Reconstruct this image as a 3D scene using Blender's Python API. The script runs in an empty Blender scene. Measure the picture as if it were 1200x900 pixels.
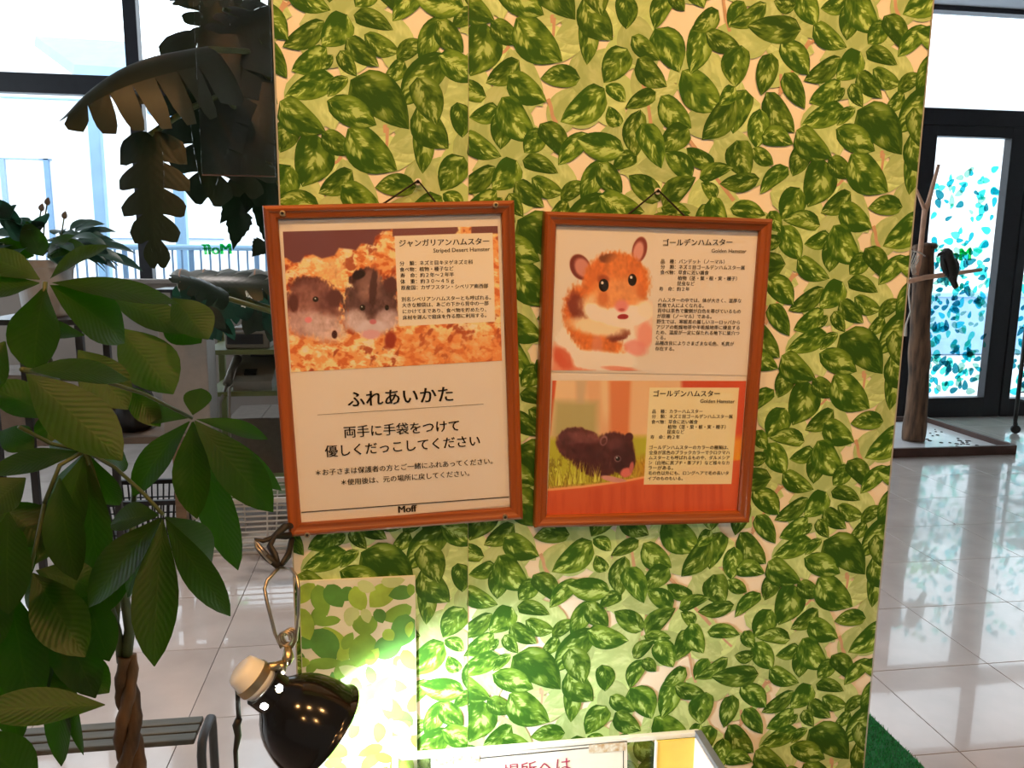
import bpy, bmesh, math, random
import numpy as np
from mathutils import Vector, Matrix

random.seed(7)
SC = bpy.context.scene
COL = SC.collection

# ------------------------------------------------------------------ camera, world, exposure
FPX, PITCH, YAW, ROLL = 935.2, 0.1659, 0.1450, 0.0102     # focal length in px of a 1200 x 900 frame
DW, HC = 1.07, 1.424                                       # distance to the papered wall, eye height
CAM = np.array([0.0, -DW, HC])
Fv = np.array([math.sin(YAW)*math.cos(PITCH), math.cos(YAW)*math.cos(PITCH), -math.sin(PITCH)])
R0 = np.array([math.cos(YAW), -math.sin(YAW), 0.0])
U0 = np.cross(R0, Fv)
Rv = R0*math.cos(ROLL) + U0*math.sin(ROLL)
Uv = -R0*math.sin(ROLL) + U0*math.cos(ROLL)
cam = bpy.data.cameras.new('camera')
cam.sensor_fit = 'HORIZONTAL'; cam.sensor_width = 36.0; cam.lens = FPX/1200*36.0
cam.clip_start = 0.02; cam.clip_end = 200
camo = bpy.data.objects.new('camera', cam); COL.objects.link(camo)
camo.matrix_world = Matrix(((Rv[0], Uv[0], -Fv[0], CAM[0]), (Rv[1], Uv[1], -Fv[1], CAM[1]), (Rv[2], Uv[2], -Fv[2], CAM[2]), (0, 0, 0, 1)))
SC.camera = camo

world = bpy.data.worlds.new('overcast_sky'); SC.world = world; world.use_nodes = True
bg = world.node_tree.nodes['Background']
bg.inputs[0].default_value = (0.84, 0.93, 1.0, 1); bg.inputs[1].default_value = 3.5
SC.view_settings.view_transform = 'Standard'; SC.view_settings.look = 'None'
SC.view_settings.exposure = 0.0; SC.view_settings.gamma = 1.0; SC.view_settings.use_curve_mapping = False

SPOT_W = 66.0            # each warm ceiling spotlight
SPOT_COL = (1.0, 0.50, 0.17)
BULB = 640.0              # radiance of the clamp lamp's bulb

# ------------------------------------------------------------------ helpers
def ray(px, py):
    px = np.asarray(px, float)[..., None]; py = np.asarray(py, float)[..., None]
    return Fv + Rv*(px-600)/FPX - Uv*(py-450)/FPX
def at(px, py, y):
    """point of the plane at depth y seen at a photo pixel"""
    v = ray(px, py); t = (np.asarray(y, float)[..., None] + DW)/v[..., 1:2]
    return CAM + v*t
def P3(px, py, y): return Vector(at(px, py, y))
def onfloor(px, py, z=0.0):
    v = ray(px, py); t = (z-HC)/v[..., 2:3]
    return Vector(CAM + v*t)
def mpp(y): return (y+DW)/FPX       # metres per photo pixel at depth y

def lin(c):
    c = np.asarray(c, float)/255.0
    return np.where(c <= 0.04045, c/12.92, ((c+0.055)/1.055)**2.4)
WARM = lin((222, 170, 122))/0.82     # what the room's warm light does to a white sheet
def alb(r, g, b, k=1.0):
    v = np.clip(lin((r, g, b))/WARM*k, 0.004, 0.9)
    return (float(v[0]), float(v[1]), float(v[2]))
def day(r, g, b, k=1.0):
    v = np.clip(lin((r, g, b))*k, 0.003, 0.92)
    return (float(v[0]), float(v[1]), float(v[2]))

def mat(name, col, rough=0.6, metal=0.0, spec=0.5, var=0.0, scale=30.0, bump=0.0, coat=0.0, stretch=None, col2=None, trans=0.0):
    m = bpy.data.materials.new(name); m.use_nodes = True
    nt = m.node_tree; b = nt.nodes['Principled BSDF']
    b.inputs['Base Color'].default_value = (*col, 1); b.inputs['Roughness'].default_value = rough
    b.inputs['Metallic'].default_value = metal; b.inputs['Specular IOR Level'].default_value = spec
    b.inputs['Coat Weight'].default_value = coat
    if var > 0 or bump > 0 or col2:
        tc = nt.nodes.new('ShaderNodeTexCoord'); mp = nt.nodes.new('ShaderNodeMapping')
        nt.links.new(tc.outputs['Object'], mp.inputs[0])
        if stretch: mp.inputs['Scale'].default_value = stretch
        n = nt.nodes.new('ShaderNodeTexNoise'); n.inputs['Scale'].default_value = scale; n.inputs['Detail'].default_value = 5
        nt.links.new(mp.outputs[0], n.inputs['Vector'])
        if var > 0 or col2:
            cr = nt.nodes.new('ShaderNodeValToRGB')
            a = np.array(col)*(1-var); c = np.array(col2) if col2 else np.clip(np.array(col)*(1+var), 0, 0.95)
            cr.color_ramp.elements[0].position = 0.3; cr.color_ramp.elements[1].position = 0.7
            cr.color_ramp.elements[0].color = (*a, 1); cr.color_ramp.elements[1].color = (*c, 1)
            nt.links.new(n.outputs['Fac'], cr.inputs[0]); nt.links.new(cr.outputs[0], b.inputs['Base Color'])
        if bump > 0:
            bn = nt.nodes.new('ShaderNodeBump'); bn.inputs['Strength'].default_value = bump; bn.inputs['Distance'].default_value = 0.01
            nt.links.new(n.outputs['Fac'], bn.inputs['Height']); nt.links.new(bn.outputs[0], b.inputs['Normal'])
    return m

def glassmat(name, tint=(1, 1, 1), refl=0.06, rough=0.02):
    m = bpy.data.materials.new(name); m.use_nodes = True; nt = m.node_tree; nt.nodes.clear()
    o = nt.nodes.new('ShaderNodeOutputMaterial'); mx = nt.nodes.new('ShaderNodeMixShader')
    t = nt.nodes.new('ShaderNodeBsdfTransparent'); t.inputs[0].default_value = (*tint, 1)
    g = nt.nodes.new('ShaderNodeBsdfGlossy'); g.inputs['Roughness'].default_value = rough
    mx.inputs[0].default_value = refl
    nt.links.new(t.outputs[0], mx.inputs[1]); nt.links.new(g.outputs[0], mx.inputs[2]); nt.links.new(mx.outputs[0], o.inputs[0])
    return m
def emis(name, col, s):
    m = bpy.data.materials.new(name); m.use_nodes = True; nt = m.node_tree; nt.nodes.clear()
    o = nt.nodes.new('ShaderNodeOutputMaterial'); e = nt.nodes.new('ShaderNodeEmission')
    e.inputs[0].default_value = (*col, 1); e.inputs[1].default_value = s
    nt.links.new(e.outputs[0], o.inputs[0]); return m

def leafmat(name, dark, light, transl=(0.1, 0.35, 0.02), tw=0.35, rough=0.42, vein=0.5):
    """glossy green leaf with a pale midrib, side veins and some light coming through"""
    m = bpy.data.materials.new(name); m.use_nodes = True; nt = m.node_tree; L = nt.links
    b = nt.nodes['Principled BSDF']; out = nt.nodes['Material Output']
    uv = nt.nodes.new('ShaderNodeUVMap'); uv.uv_map = 'uv'
    sp = nt.nodes.new('ShaderNodeSeparateXYZ'); L.new(uv.outputs[0], sp.inputs[0])
    av = nt.nodes.new('ShaderNodeMath'); av.operation = 'SUBTRACT'; L.new(sp.outputs[1], av.inputs[0]); av.inputs[1].default_value = 0.5
    ab = nt.nodes.new('ShaderNodeMath'); ab.operation = 'ABSOLUTE'; L.new(av.outputs[0], ab.inputs[0])
    # side veins: sine of (u*22 - |v|*9)
    m1 = nt.nodes.new('ShaderNodeMath'); m1.operation = 'MULTIPLY'; L.new(sp.outputs[0], m1.inputs[0]); m1.inputs[1].default_value = 95
    m2 = nt.nodes.new('ShaderNodeMath'); m2.operation = 'MULTIPLY'; L.new(ab.outputs[0], m2.inputs[0]); m2.inputs[1].default_value = 42
    m3 = nt.nodes.new('ShaderNodeMath'); m3.operation = 'SUBTRACT'; L.new(m1.outputs[0], m3.inputs[0]); L.new(m2.outputs[0], m3.inputs[1])
    sn = nt.nodes.new('ShaderNodeMath'); sn.operation = 'SINE'; L.new(m3.outputs[0], sn.inputs[0])
    rib = nt.nodes.new('ShaderNodeMapRange'); L.new(ab.outputs[0], rib.inputs[0])
    rib.inputs[1].default_value = 0.012; rib.inputs[2].default_value = 0.03; rib.inputs[3].default_value = 1; rib.inputs[4].default_value = 0
    sv = nt.nodes.new('ShaderNodeMapRange'); L.new(sn.outputs[0], sv.inputs[0])
    sv.inputs[1].default_value = 0.55; sv.inputs[2].default_value = 1.0; sv.inputs[3].default_value = 0; sv.inputs[4].default_value = 0.25*vein
    mx = nt.nodes.new('ShaderNodeMath'); mx.operation = 'MAXIMUM'
    rs = nt.nodes.new('ShaderNodeMath'); rs.operation = 'MULTIPLY'; L.new(rib.outputs[0], rs.inputs[0]); rs.inputs[1].default_value = vein
    L.new(rs.outputs[0], mx.inputs[0]); L.new(sv.outputs[0], mx.inputs[1])
    cm = nt.nodes.new('ShaderNodeMix'); cm.data_type = 'RGBA'
    L.new(mx.outputs[0], cm.inputs['Factor']); cm.inputs['A'].default_value = (*dark, 1); cm.inputs['B'].default_value = (*light, 1)
    no = nt.nodes.new('ShaderNodeTexNoise'); no.inputs['Scale'].default_value = 9
    hs = nt.nodes.new('ShaderNodeHueSaturation'); L.new(cm.outputs['Result'], hs.inputs['Color'])
    mr = nt.nodes.new('ShaderNodeMapRange'); L.new(no.outputs[0], mr.inputs[0]); mr.inputs[3].default_value = 0.6; mr.inputs[4].default_value = 1.4
    L.new(mr.outputs[0], hs.inputs['Value']); L.new(hs.outputs[0], b.inputs['Base Color'])
    b.inputs['Roughness'].default_value = rough; b.inputs['Specular IOR Level'].default_value = 0.35
    bn = nt.nodes.new('ShaderNodeBump'); bn.inputs['Strength'].default_value = 0.25*vein; bn.inputs['Distance'].default_value = 0.002
    L.new(sn.outputs[0], bn.inputs['Height']); L.new(bn.outputs[0], b.inputs['Normal'])
    tr = nt.nodes.new('ShaderNodeBsdfTranslucent'); tr.inputs[0].default_value = (*transl, 1)
    ms = nt.nodes.new('ShaderNodeMixShader'); ms.inputs[0].default_value = tw
    L.new(b.outputs[0], ms.inputs[1]); L.new(tr.outputs[0], ms.inputs[2]); L.new(ms.outputs[0], out.inputs[0])
    return m

class MB:
    """collects faces, then links them as one mesh object"""
    def __init__(s): s.v = []; s.f = []; s.uv = []; s.mi = []
    def add(s, vs, fs, uvs=None, mi=0):
        o = len(s.v); s.v += [tuple(v) for v in vs]
        for k, f in enumerate(fs):
            s.f.append([i+o for i in f]); s.mi.append(mi)
            s.uv.append([uvs[i] for i in f] if uvs is not None else [(0, 0)]*len(f))
        return s
    def box(s, c, size, rot=None, mi=0):
        c = Vector(c); h = Vector(size)/2
        vs = [Vector((x*h.x, y*h.y, z*h.z)) for z in (-1, 1) for y in (-1, 1) for x in (-1, 1)]
        if rot is not None: vs = [rot @ v for v in vs]
        return s.add([c+v for v in vs], [(0, 2, 3, 1), (4, 5, 7, 6), (0, 1, 5, 4), (2, 6, 7, 3), (0, 4, 6, 2), (1, 3, 7, 5)], mi=mi)
    def bevbox(s, c, size, b=0.003, rot=None, mi=0):
        bm = bmesh.new(); bmesh.ops.create_cube(bm, size=1.0)
        for v in bm.verts: v.co = Vector((v.co.x*size[0], v.co.y*size[1], v.co.z*size[2]))
        bmesh.ops.bevel(bm, geom=list(bm.edges), offset=b, segments=2, affect='EDGES', profile=0.5)
        bm.verts.ensure_lookup_table(); c = Vector(c)
        vs = [(rot @ v.co if rot is not None else v.co)+c for v in bm.verts]
        fs = [[v.index for v in f.verts] for f in bm.faces]; bm.free()
        return s.add(vs, fs, mi=mi)
    def tube(s, pts, rad, seg=10, caps=True, mi=0, sq=1.0):
        pts = [Vector(p) for p in pts]; n = len(pts)
        if not hasattr(rad, '__len__'): rad = [rad]*n
        vs = []; fs = []; prev = None
        for i, p in enumerate(pts):
            t = (pts[min(i+1, n-1)]-pts[max(i-1, 0)]).normalized()
            if prev is None:
                a = Vector((0, 0, 1)) if abs(t.z) < 0.9 else Vector((1, 0, 0))
                u = t.cross(a).normalized()
            else:
                u = (prev - t*prev.dot(t)).normalized()
            w = t.cross(u); prev = u
            for k in range(seg):
                a = 2*math.pi*k/seg
                vs.append(p + u*math.cos(a)*rad[i] + w*math.sin(a)*rad[i]*sq)
        uvs = [(i/max(n-1, 1), k/seg) for i in range(n) for k in range(seg)]
        for i in range(n-1):
            for k in range(seg):
                fs.append((i*seg+k, i*seg+(k+1) % seg, (i+1)*seg+(k+1) % seg, (i+1)*seg+k))
        if caps: fs.append(list(range(seg))[::-1]); fs.append([(n-1)*seg+k for k in range(seg)])
        return s.add(vs, fs, uvs, mi)
    def lathe(s, prof, origin, axis, seg=40, mi=0, hole=None):
        """prof: (radius, distance along axis) pairs; hole(mid) drops faces"""
        o = Vector(origin); ax = Vector(axis).normalized()
        a = Vector((0, 0, 1)) if abs(ax.z) < 0.9 else Vector((0, 1, 0))
        u = ax.cross(a).normalized(); w = ax.cross(u)
        vs = []; fs = []
        for r, d in prof:
            for k in range(seg):
                t = 2*math.pi*k/seg
                vs.append(o + ax*d + (u*math.cos(t)+w*math.sin(t))*max(r, 1e-5))
        for i in range(len(prof)-1):
            for k in range(seg):
                f = (i*seg+k, (i+1)*seg+k, (i+1)*seg+(k+1) % seg, i*seg+(k+1) % seg)
                if hole and hole(sum((vs[j] for j in f), Vector())/4): continue
                fs.append(f)
        return s.add(vs, fs, mi=mi)
    def grid(s, P, uvs=None, mi=0):
        ny = len(P); nx = len(P[0])
        vs = [p for row in P for p in row]
        fs = [(j*nx+i, j*nx+i+1, (j+1)*nx+i+1, (j+1)*nx+i) for j in range(ny-1) for i in range(nx-1)]
        return s.add(vs, fs, uvs, mi)
    def build(s, name, m, parent=None, smooth=False, org=None, kind=None, label=None):
        me = bpy.data.meshes.new(name)
        o = Vector(org) if org is not None else Vector((0, 0, 0))
        me.from_pydata([tuple(Vector(v)-o) for v in s.v], [], s.f)
        uvl = me.uv_layers.new(name='uv')
        flat = [c for f in s.uv for uv in f for c in uv]
        uvl.data.foreach_set('uv', flat)
        for mm in (m if isinstance(m, (list, tuple)) else [m]): me.materials.append(mm)
        if any(s.mi): me.polygons.foreach_set('material_index', s.mi)
        if smooth: me.polygons.foreach_set('use_smooth', [True]*len(s.f))
        me.update()
        ob = bpy.data.objects.new(name, me); COL.objects.link(ob)
        ob.location = o
        if parent is not None: ob.parent = parent; ob.location = o - wloc(parent)
        if kind: ob['kind'] = kind
        if label: ob['label'] = label
        return ob
def wloc(o):
    l = Vector(o.location)
    while o.parent: o = o.parent; l += Vector(o.location)
    return l
def thing(name, label, cat, loc, group=None):
    o = bpy.data.objects.new(name, None); COL.objects.link(o); o.location = Vector(loc)
    o.empty_display_size = 0.05
    o['label'] = label; o['category'] = cat
    if group: o['group'] = group
    return o
def tag(o, label, cat, group=None):
    o['label'] = label; o['category'] = cat
    if group: o['group'] = group
    return o
def struct(o, label=None):
    o['kind'] = 'structure'
    if label: o['label'] = label
    return o
def share(src, name, parent, loc):
    """another piece that shares src's mesh; loc in world space"""
    o = bpy.data.objects.new(name, src.data); COL.objects.link(o); o.parent = parent
    o.location = Vector(loc) - wloc(parent); return o

def leaf_geo(mb, b, t, w, n, bend=0.12, fold=0.25, rows=10, twist=0.0, wav=0.0, peak=0.45, mi=0):
    """a blade leaf from base b to tip t, width w, facing n"""
    b = Vector(b); t = Vector(t); ax = t-b; Ln = ax.length; d = ax.normalized()
    n = Vector(n); n = (n - d*n.dot(d)).normalized(); sd = d.cross(n)
    P = []; uvs = []
    cols = (-1, -0.55, 0, 0.55, 1)
    for j in range(rows+1):
        s = j/rows
        e = math.log(0.5)/math.log(peak)
        prof = math.sin(math.pi*min(max(s**e, 0), 1))**0.8 if 0 < s < 1 else 0.0
        prof = max(prof, 0.02)
        c = b + ax*s + n*(bend*Ln*math.sin(math.pi*s*0.5+0.0)*(1-s*s*0.95))
        for cidx in cols:
            k = cidx*prof*w/2
            a = twist*s
            off = sd*k*math.cos(a) + n*(abs(k)*fold + k*math.sin(a) + wav*w*math.sin(s*14+cidx*2)*abs(cidx))
            P.append(c+off); uvs.append((s, 0.5+cidx*0.5))
    rowsP = [P[j*5:(j+1)*5] for j in range(rows+1)]
    mb.grid(rowsP, uvs, mi)
    return mb

M = {}
# ------------------------------------------------------------------ materials
M['cream_paper'] = mat('wallpaper_ground', alb(228, 174, 118), 0.75, var=0.05, scale=14)
M['plaster'] = mat('white_plaster', (0.62, 0.60, 0.57), 0.85, var=0.04, scale=8)
M['ceil'] = mat('grey_ceiling', (0.50, 0.52, 0.55), 0.9, var=0.03, scale=5)
M['black_alu'] = mat('black_aluminium', (0.012, 0.012, 0.016), 0.4, spec=0.4, var=0.2, scale=20)
M['glass'] = glassmat('window_glass', (0.97, 0.99, 1.0), 0.05)
M['grout'] = mat('dark_grout', (0.10, 0.09, 0.085), 0.8, var=0.2, scale=40)
M['concrete'] = mat('outside_paving', (0.62, 0.64, 0.66), 0.9, var=0.1, scale=3)
M['facade'] = mat('white_render_wall', (0.86, 0.86, 0.86), 0.9, var=0.03, scale=2)
M['bluegrey'] = mat('blue_grey_paint', (0.16, 0.27, 0.42), 0.6, var=0.1, scale=6)
M['paleblue'] = mat('pale_blue_paint', (0.30, 0.48, 0.66), 0.6, var=0.08, scale=6)
def tilemat():
    m = mat('beige_marbled_tile', (0.58, 0.50, 0.455), 0.16, spec=0.6, var=0.10, scale=5.0, coat=0.6)
    nt = m.node_tree; b = nt.nodes['Principled BSDF']
    oi = nt.nodes.new('ShaderNodeObjectInfo'); n = [x for x in nt.nodes if x.type == 'TEX_NOISE'][0]
    n.noise_dimensions = '4D'; nt.links.new(oi.outputs['Random'], n.inputs['W'])
    mu = nt.nodes.new('ShaderNodeMath'); mu.operation = 'MULTIPLY'; mu.inputs[1].default_value = 40
    nt.links.new(oi.outputs['Random'], mu.inputs[0]); nt.links.new(mu.outputs[0], n.inputs['W'])
    n2 = nt.nodes.new('ShaderNodeTexNoise'); n2.inputs['Scale'].default_value = 18; n2.inputs['Detail'].default_value = 4
    mr = nt.nodes.new('ShaderNodeMapRange'); mr.inputs[3].default_value = 0.10; mr.inputs[4].default_value = 0.26
    nt.links.new(n2.outputs[0], mr.inputs[0]); nt.links.new(mr.outputs[0], b.inputs['Roughness'])
    return m
M['tile'] = tilemat()

# ------------------------------------------------------------------ floor: slab and single tiles
XL, XR, YF, YB, ZC = -4.2, 6.9, -4.2, 5.29, 3.42
fl = MB(); fl.box(((XL+XR)/2, (YF+YB)/2+0.1, -0.0545), (XR-XL+0.4, YB-YF+0.6, 0.10)); floor = struct(fl.build('floor', M['grout']))
TS, TX0, TY0 = 0.45, 1.603, 1.282
tile0 = None; far = MB(); ntile = 0
gx0 = int(math.floor((XL-TX0)/TS)); gx1 = int(math.ceil((XR-TX0)/TS))
gy0 = int(math.floor((YF-TY0)/TS)); gy1 = int(math.ceil((YB-TY0)/TS))
for i in range(gx0, gx1):
    for j in range(gy0, gy1):
        cx = TX0+(i+0.5)*TS; cy = TY0+(j+0.5)*TS
        if cy+TS/2 > YB+0.1 or cx-TS/2 < XL-0.05 or cx+TS/2 > XR+0.05: continue
        v = np.array([cx, cy, 0.0])-CAM; d = v@Fv
        vis = False
        if d > 0.3:
            px = 600+FPX*(v@Rv)/d; py = 450-FPX*(v@Uv)/d
            mg = 0.4*FPX/d
            vis = -mg < px < 1200+mg and py < 900+mg and (px < 345+mg or px > 1000-mg)
        if vis and ntile < 295:
            if tile0 is None:
                t = MB(); h = TS/2-0.0013
                t.bevbox((0, 0, -0.004), (2*h, 2*h, 0.008), 0.0008)
                tile0 = t.build('floor_tile', M['tile'], floor, org=(0, 0, 0)); tile0.location = (cx, cy, 0)
            else:
                share(tile0, 'floor_tile', floor, (cx, cy, 0))
            ntile += 1
        else:
            far.box((cx, cy, -0.004), (TS-0.0026, TS-0.0026, 0.008))
far.build('floor_tiles_out_of_view', M['tile'], floor, kind='stuff')

# ------------------------------------------------------------------ room shell
b = MB(); b.box(((XL+XR)/2, (YF+YB)/2, ZC+0.06), (XR-XL+0.4, YB-YF+0.4, 0.12)); struct(b.build('ceiling', M['ceil']))
WY0, WY1, WZ0, WZ1 = 0.7, 4.9, 0.75, 3.1        # unseen window opening added in the left wall, lets daylight onto the floor
b = MB(); b.box((XL-0.08, (YF+YB)/2, WZ0/2), (0.16, YB-YF+0.2, WZ0)); b.box((XL-0.08, (YF+YB)/2, (WZ1+ZC)/2), (0.16, YB-YF+0.2, ZC-WZ1))
b.box((XL-0.08, (YF-0.1+WY0)/2, (WZ0+WZ1)/2), (0.16, WY0-YF+0.1, WZ1-WZ0)); b.box((XL-0.08, (WY1+YB+0.1)/2, (WZ0+WZ1)/2), (0.16, YB+0.1-WY1, WZ1-WZ0)); struct(b.build('wall_left', M['plaster']))
w3 = bpy.data.objects.new('added_window_3', None); COL.objects.link(w3); w3.location = (XL-0.08, WY0, WZ0); struct(w3, 'black framed side window added out of view to daylight the left floor')
for y in (WY0+0.03, (WY0+WY1)/2-0.7, (WY0+WY1)/2+0.7, WY1-0.03):
    q = MB(); q.bevbox((XL-0.08, y, (WZ0+WZ1)/2), (0.08, 0.06, WZ1-WZ0), 0.004); q.build('mullion', M['black_alu'], w3)
for z in (WZ0+0.03, WZ1-0.03):
    q = MB(); q.bevbox((XL-0.08, (WY0+WY1)/2, z), (0.08, WY1-WY0, 0.06), 0.004); q.build('transom', M['black_alu'], w3)
q = MB(); q.box((XL-0.08, (WY0+WY1)/2, (WZ0+WZ1)/2), (0.008, WY1-WY0, WZ1-WZ0)); q.build('pane', M['glass'], w3)
b = MB(); b.box((XR+0.08, (YF+YB)/2, ZC/2), (0.16, YB-YF+0.2, ZC)); struct(b.build('wall_right', M['plaster']))
b = MB(); b.box(((XL+XR)/2, YF-0.08, ZC/2), (XR-XL+0.32, 0.16, ZC)); struct(b.build('wall_front', M['plaster']))

# ------------------------------------------------------------------ glazed back wall
def glazing(name, x0, x1, verts, label, sill=0.10):
    w = MB(); yb = YB
    root = bpy.data.objects.new(name, None); COL.objects.link(root); root.location = (x0, yb, 0); struct(root, label)
    for x, wd in verts:
        m = MB(); m.bevbox((x, yb, ZC/2), (wd, 0.10, ZC), 0.004); m.build('mullion', M['black_alu'], root, org=(x, yb, ZC/2))
    for z, hh in ((2.555, 0.135), (sill/2, sill), (ZC-0.02, 0.04)):
        m = MB(); m.bevbox(((x0+x1)/2, yb, z), (x1-x0, 0.085, hh), 0.004); m.build('transom', M['black_alu'], root, org=((x0+x1)/2, yb, z))
    xs = [v[0] for v in verts]
    for a, c in zip(xs[:-1], xs[1:]):
        for z0, z1 in ((sill, 2.49), (2.62, ZC-0.04)):
            m = MB(); m.box(((a+c)/2, yb, (z0+z1)/2), (c-a, 0.008, z1-z0)); m.build('pane', M['glass'], root, org=((a+c)/2, yb, (z0+z1)/2))
    return root
win1 = glazing('window_1', XL, 2.4, [(XL+0.03, 0.06), (-3.2, 0.09), (-1.835, 0.09), (-0.45, 0.09), (0.95, 0.09), (2.37, 0.09)], 'tall black framed window behind the dark houseplants')
win2 = glazing('window_2', 5.36, XR, [(5.38, 0.08), (6.4, 0.08), (XR-0.03, 0.06)], 'black framed window at the right edge behind the cart', sill=0.16)
b = MB(); b.box(((XL+0.9)/2, YB-0.13, 0.58), (0.9-XL, 0.12, 1.16)); b.bevbox(((XL+0.9)/2, YB-0.15, 1.175), (0.9-XL, 0.2, 0.03), 0.004); M['parapet'] = mat('brown_beige_plaster', (0.24, 0.20, 0.17), 0.85, var=0.06, scale=6)
struct(b.build('wall_back', M['parapet']), 'low parapet wall under the left window')
# glass door and the lights over it
door = bpy.data.objects.new('door_1', None); COL.objects.link(door); door.location = (4.85, YB, 0); struct(door, 'black framed glass door printed with teal leaves')
def dpart(name, c, s, m='black_alu', bev=0.004):
    q = MB(); q.bevbox(c, s, bev); return q.build(name, M[m], door, org=c)
dpart('door_stile', (4.38, YB, 1.245), (0.20, 0.09, 2.49)); dpart('door_stile', (5.25, YB, 1.245), (0.16, 0.09, 2.49))
dpart('door_rail', (4.83, YB, 2.445), (0.74, 0.085, 0.09)); dpart('door_rail', (4.83, YB, 0.088), (0.74, 0.085, 0.176))
dpart('door_jamb', (2.44, YB, ZC/2), (0.10, 0.1, ZC)); dpart('transom', (3.9, YB, 2.555), (2.96, 0.10, 0.135)); dpart('transom', (3.9, YB, ZC-0.02), (2.96, 0.10, 0.04))
dpart('door_stile', (3.42, YB, 1.245), (0.14, 0.09, 2.49)); dpart('door_rail', (3.82, YB, 0.088), (0.9, 0.085, 0.176))
q = MB(); q.box((4.83, YB, 1.29), (0.72, 0.008, 2.24)); q.build('pane', M['glass'], door, org=(4.83, YB, 1.29))
q = MB(); q.box((2.92, YB, 1.29), (0.90, 0.008, 2.24)); q.build('pane', M['glass'], door, org=(2.92, YB, 1.29))
q = MB(); q.box((3.88, YB, 1.29), (0.80, 0.008, 2.24)); q.build('pane', M['glass'], door, org=(3.88, YB, 1.29))
q = MB(); q.box((3.9, YB, 3.0), (2.86, 0.008, 0.76)); q.build('pane', M['glass'], door, org=(3.9, YB, 3.0))

# teal leaf film on the door glass and on the next pane
films = []
for nm, c in (('a', (0.05, 0.62, 0.66)), ('b', (0.02, 0.40, 0.46)), ('c', (0.10, 0.68, 0.55)), ('d', (0.02, 0.22, 0.27)), ('e', (0.30, 0.55, 0.45))):
    m = glassmat('teal_leaf_film_'+nm, c, 0.03, 0.3); films.append(m)
def leaf_film(parent, x0, x1, n, seed):
    rn = random.Random(seed); fm = MB()
    for k in range(n):
        z = 0.2+1.95*rn.random()**1.0
        if z > 1.55 and rn.random() < 0.45: continue
        x = rn.uniform(x0+0.02, x1-0.02); L = rn.uniform(0.05, 0.105); a = rn.uniform(0, 6.28); w = L*rn.uniform(0.45, 0.7)
        vs = []
        for i in range(12):
            t = 2*math.pi*i/12
            lx = L/2*math.cos(t); lz = w/2*math.sin(t)*(1-0.45*math.cos(t))
            vs.append((x+lx*math.cos(a)-lz*math.sin(a), YB-0.006-0.00004*k, z+lx*math.sin(a)+lz*math.cos(a)))
        if min(v[0] for v in vs) < x0 or max(v[0] for v in vs) > x1 or min(v[2] for v in vs) < 0.18: continue
        fm.add(vs, [list(range(12))[::-1]], mi=rn.randrange(5))
    return fm.build('leaf_film', films, parent, kind='stuff', label='teal translucent leaf print on the glass')
leaf_film(door, 4.49, 5.16, 330, 3); leaf_film(win2, 5.43, 6.3, 300, 5)

# ------------------------------------------------------------------ outside
b = MB(); b.box((1.5, 17, -0.06), (60, 23.2, 0.1)); struct(b.build('ground_outside', M['concrete']), 'pale paving outside the windows')
# white building beyond the left window
bx = thing('white_building', 'white rendered building with blue door outlines beyond the left window', 'building', (-6, 14, 0))
q = MB(); q.box((-7, 15, 2.2), (14, 1.6, 4.4)); q.build('wall', M['facade'], bx)
def pix(name, px0, py0, px1, py1, y, dz, m, parent, min_w=0.02):
    a = at(px0, py0, y); c = at(px1, py1, y)
    q = MB(); q.box(((a[0]+c[0])/2, y, (a[2]+c[2])/2), (max(abs(c[0]-a[0]), min_w), dz, max(abs(c[2]-a[2]), min_w)))
    return q.build(name, m, parent, org=((a[0]+c[0])/2, y, (a[2]+c[2])/2))
for a in ((57, 186, 60, 292), (-60, 184, 60, 187), (5, 186, 9, 292)): pix('door_trim', *a, 14.17, 0.06, M['bluegrey'], bx)
for a in ((0, 113, 110, 118),): pix('ledge', *a, 14.15, 0.1, M['paleblue'], bx)
for a in ((132, 279, 196, 281), (214, 279, 262, 281)): pix('ledge', *a, 14.15, 0.1, M['bluegrey'], bx)
# canopy roof seen through the upper light
cn = thing('roof_canopy', 'grey blue sloping canopy seen through the upper window', 'canopy', P3(100, 90, 9.0))
q = MB(); A = [P3(40, 54, 9.4), P3(150, 60, 9.4), P3(152, 92, 8.6), P3(86, 88, 8.6)]
q.add(A+[v+Vector((0, 0.05, 0.12)) for v in A], [(0, 1, 2, 3), (7, 6, 5, 4), (0, 4, 5, 1), (1, 5, 6, 2), (2, 6, 7, 3), (3, 7, 4, 0)]); q.build('roof_slab', M['paleblue'], cn)
cn2 = thing('porch_roof', 'grey sloping porch roof beyond the drooping monstera', 'canopy', P3(190, 140, 8.0))
A = [P3(172, 128, 8.2), P3(206, 112, 8.2), P3(206, 150, 7.9), P3(172, 133, 7.9)]
q = MB(); q.add(A+[v+Vector((0, 0.4, 0.05)) for v in A], [(0, 3, 2, 1), (4, 5, 6, 7), (0, 1, 5, 4), (1, 2, 6, 5), (2, 3, 7, 6), (3, 0, 4, 7)]); q.build('roof_slab', M['bluegrey'], cn2)
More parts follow.
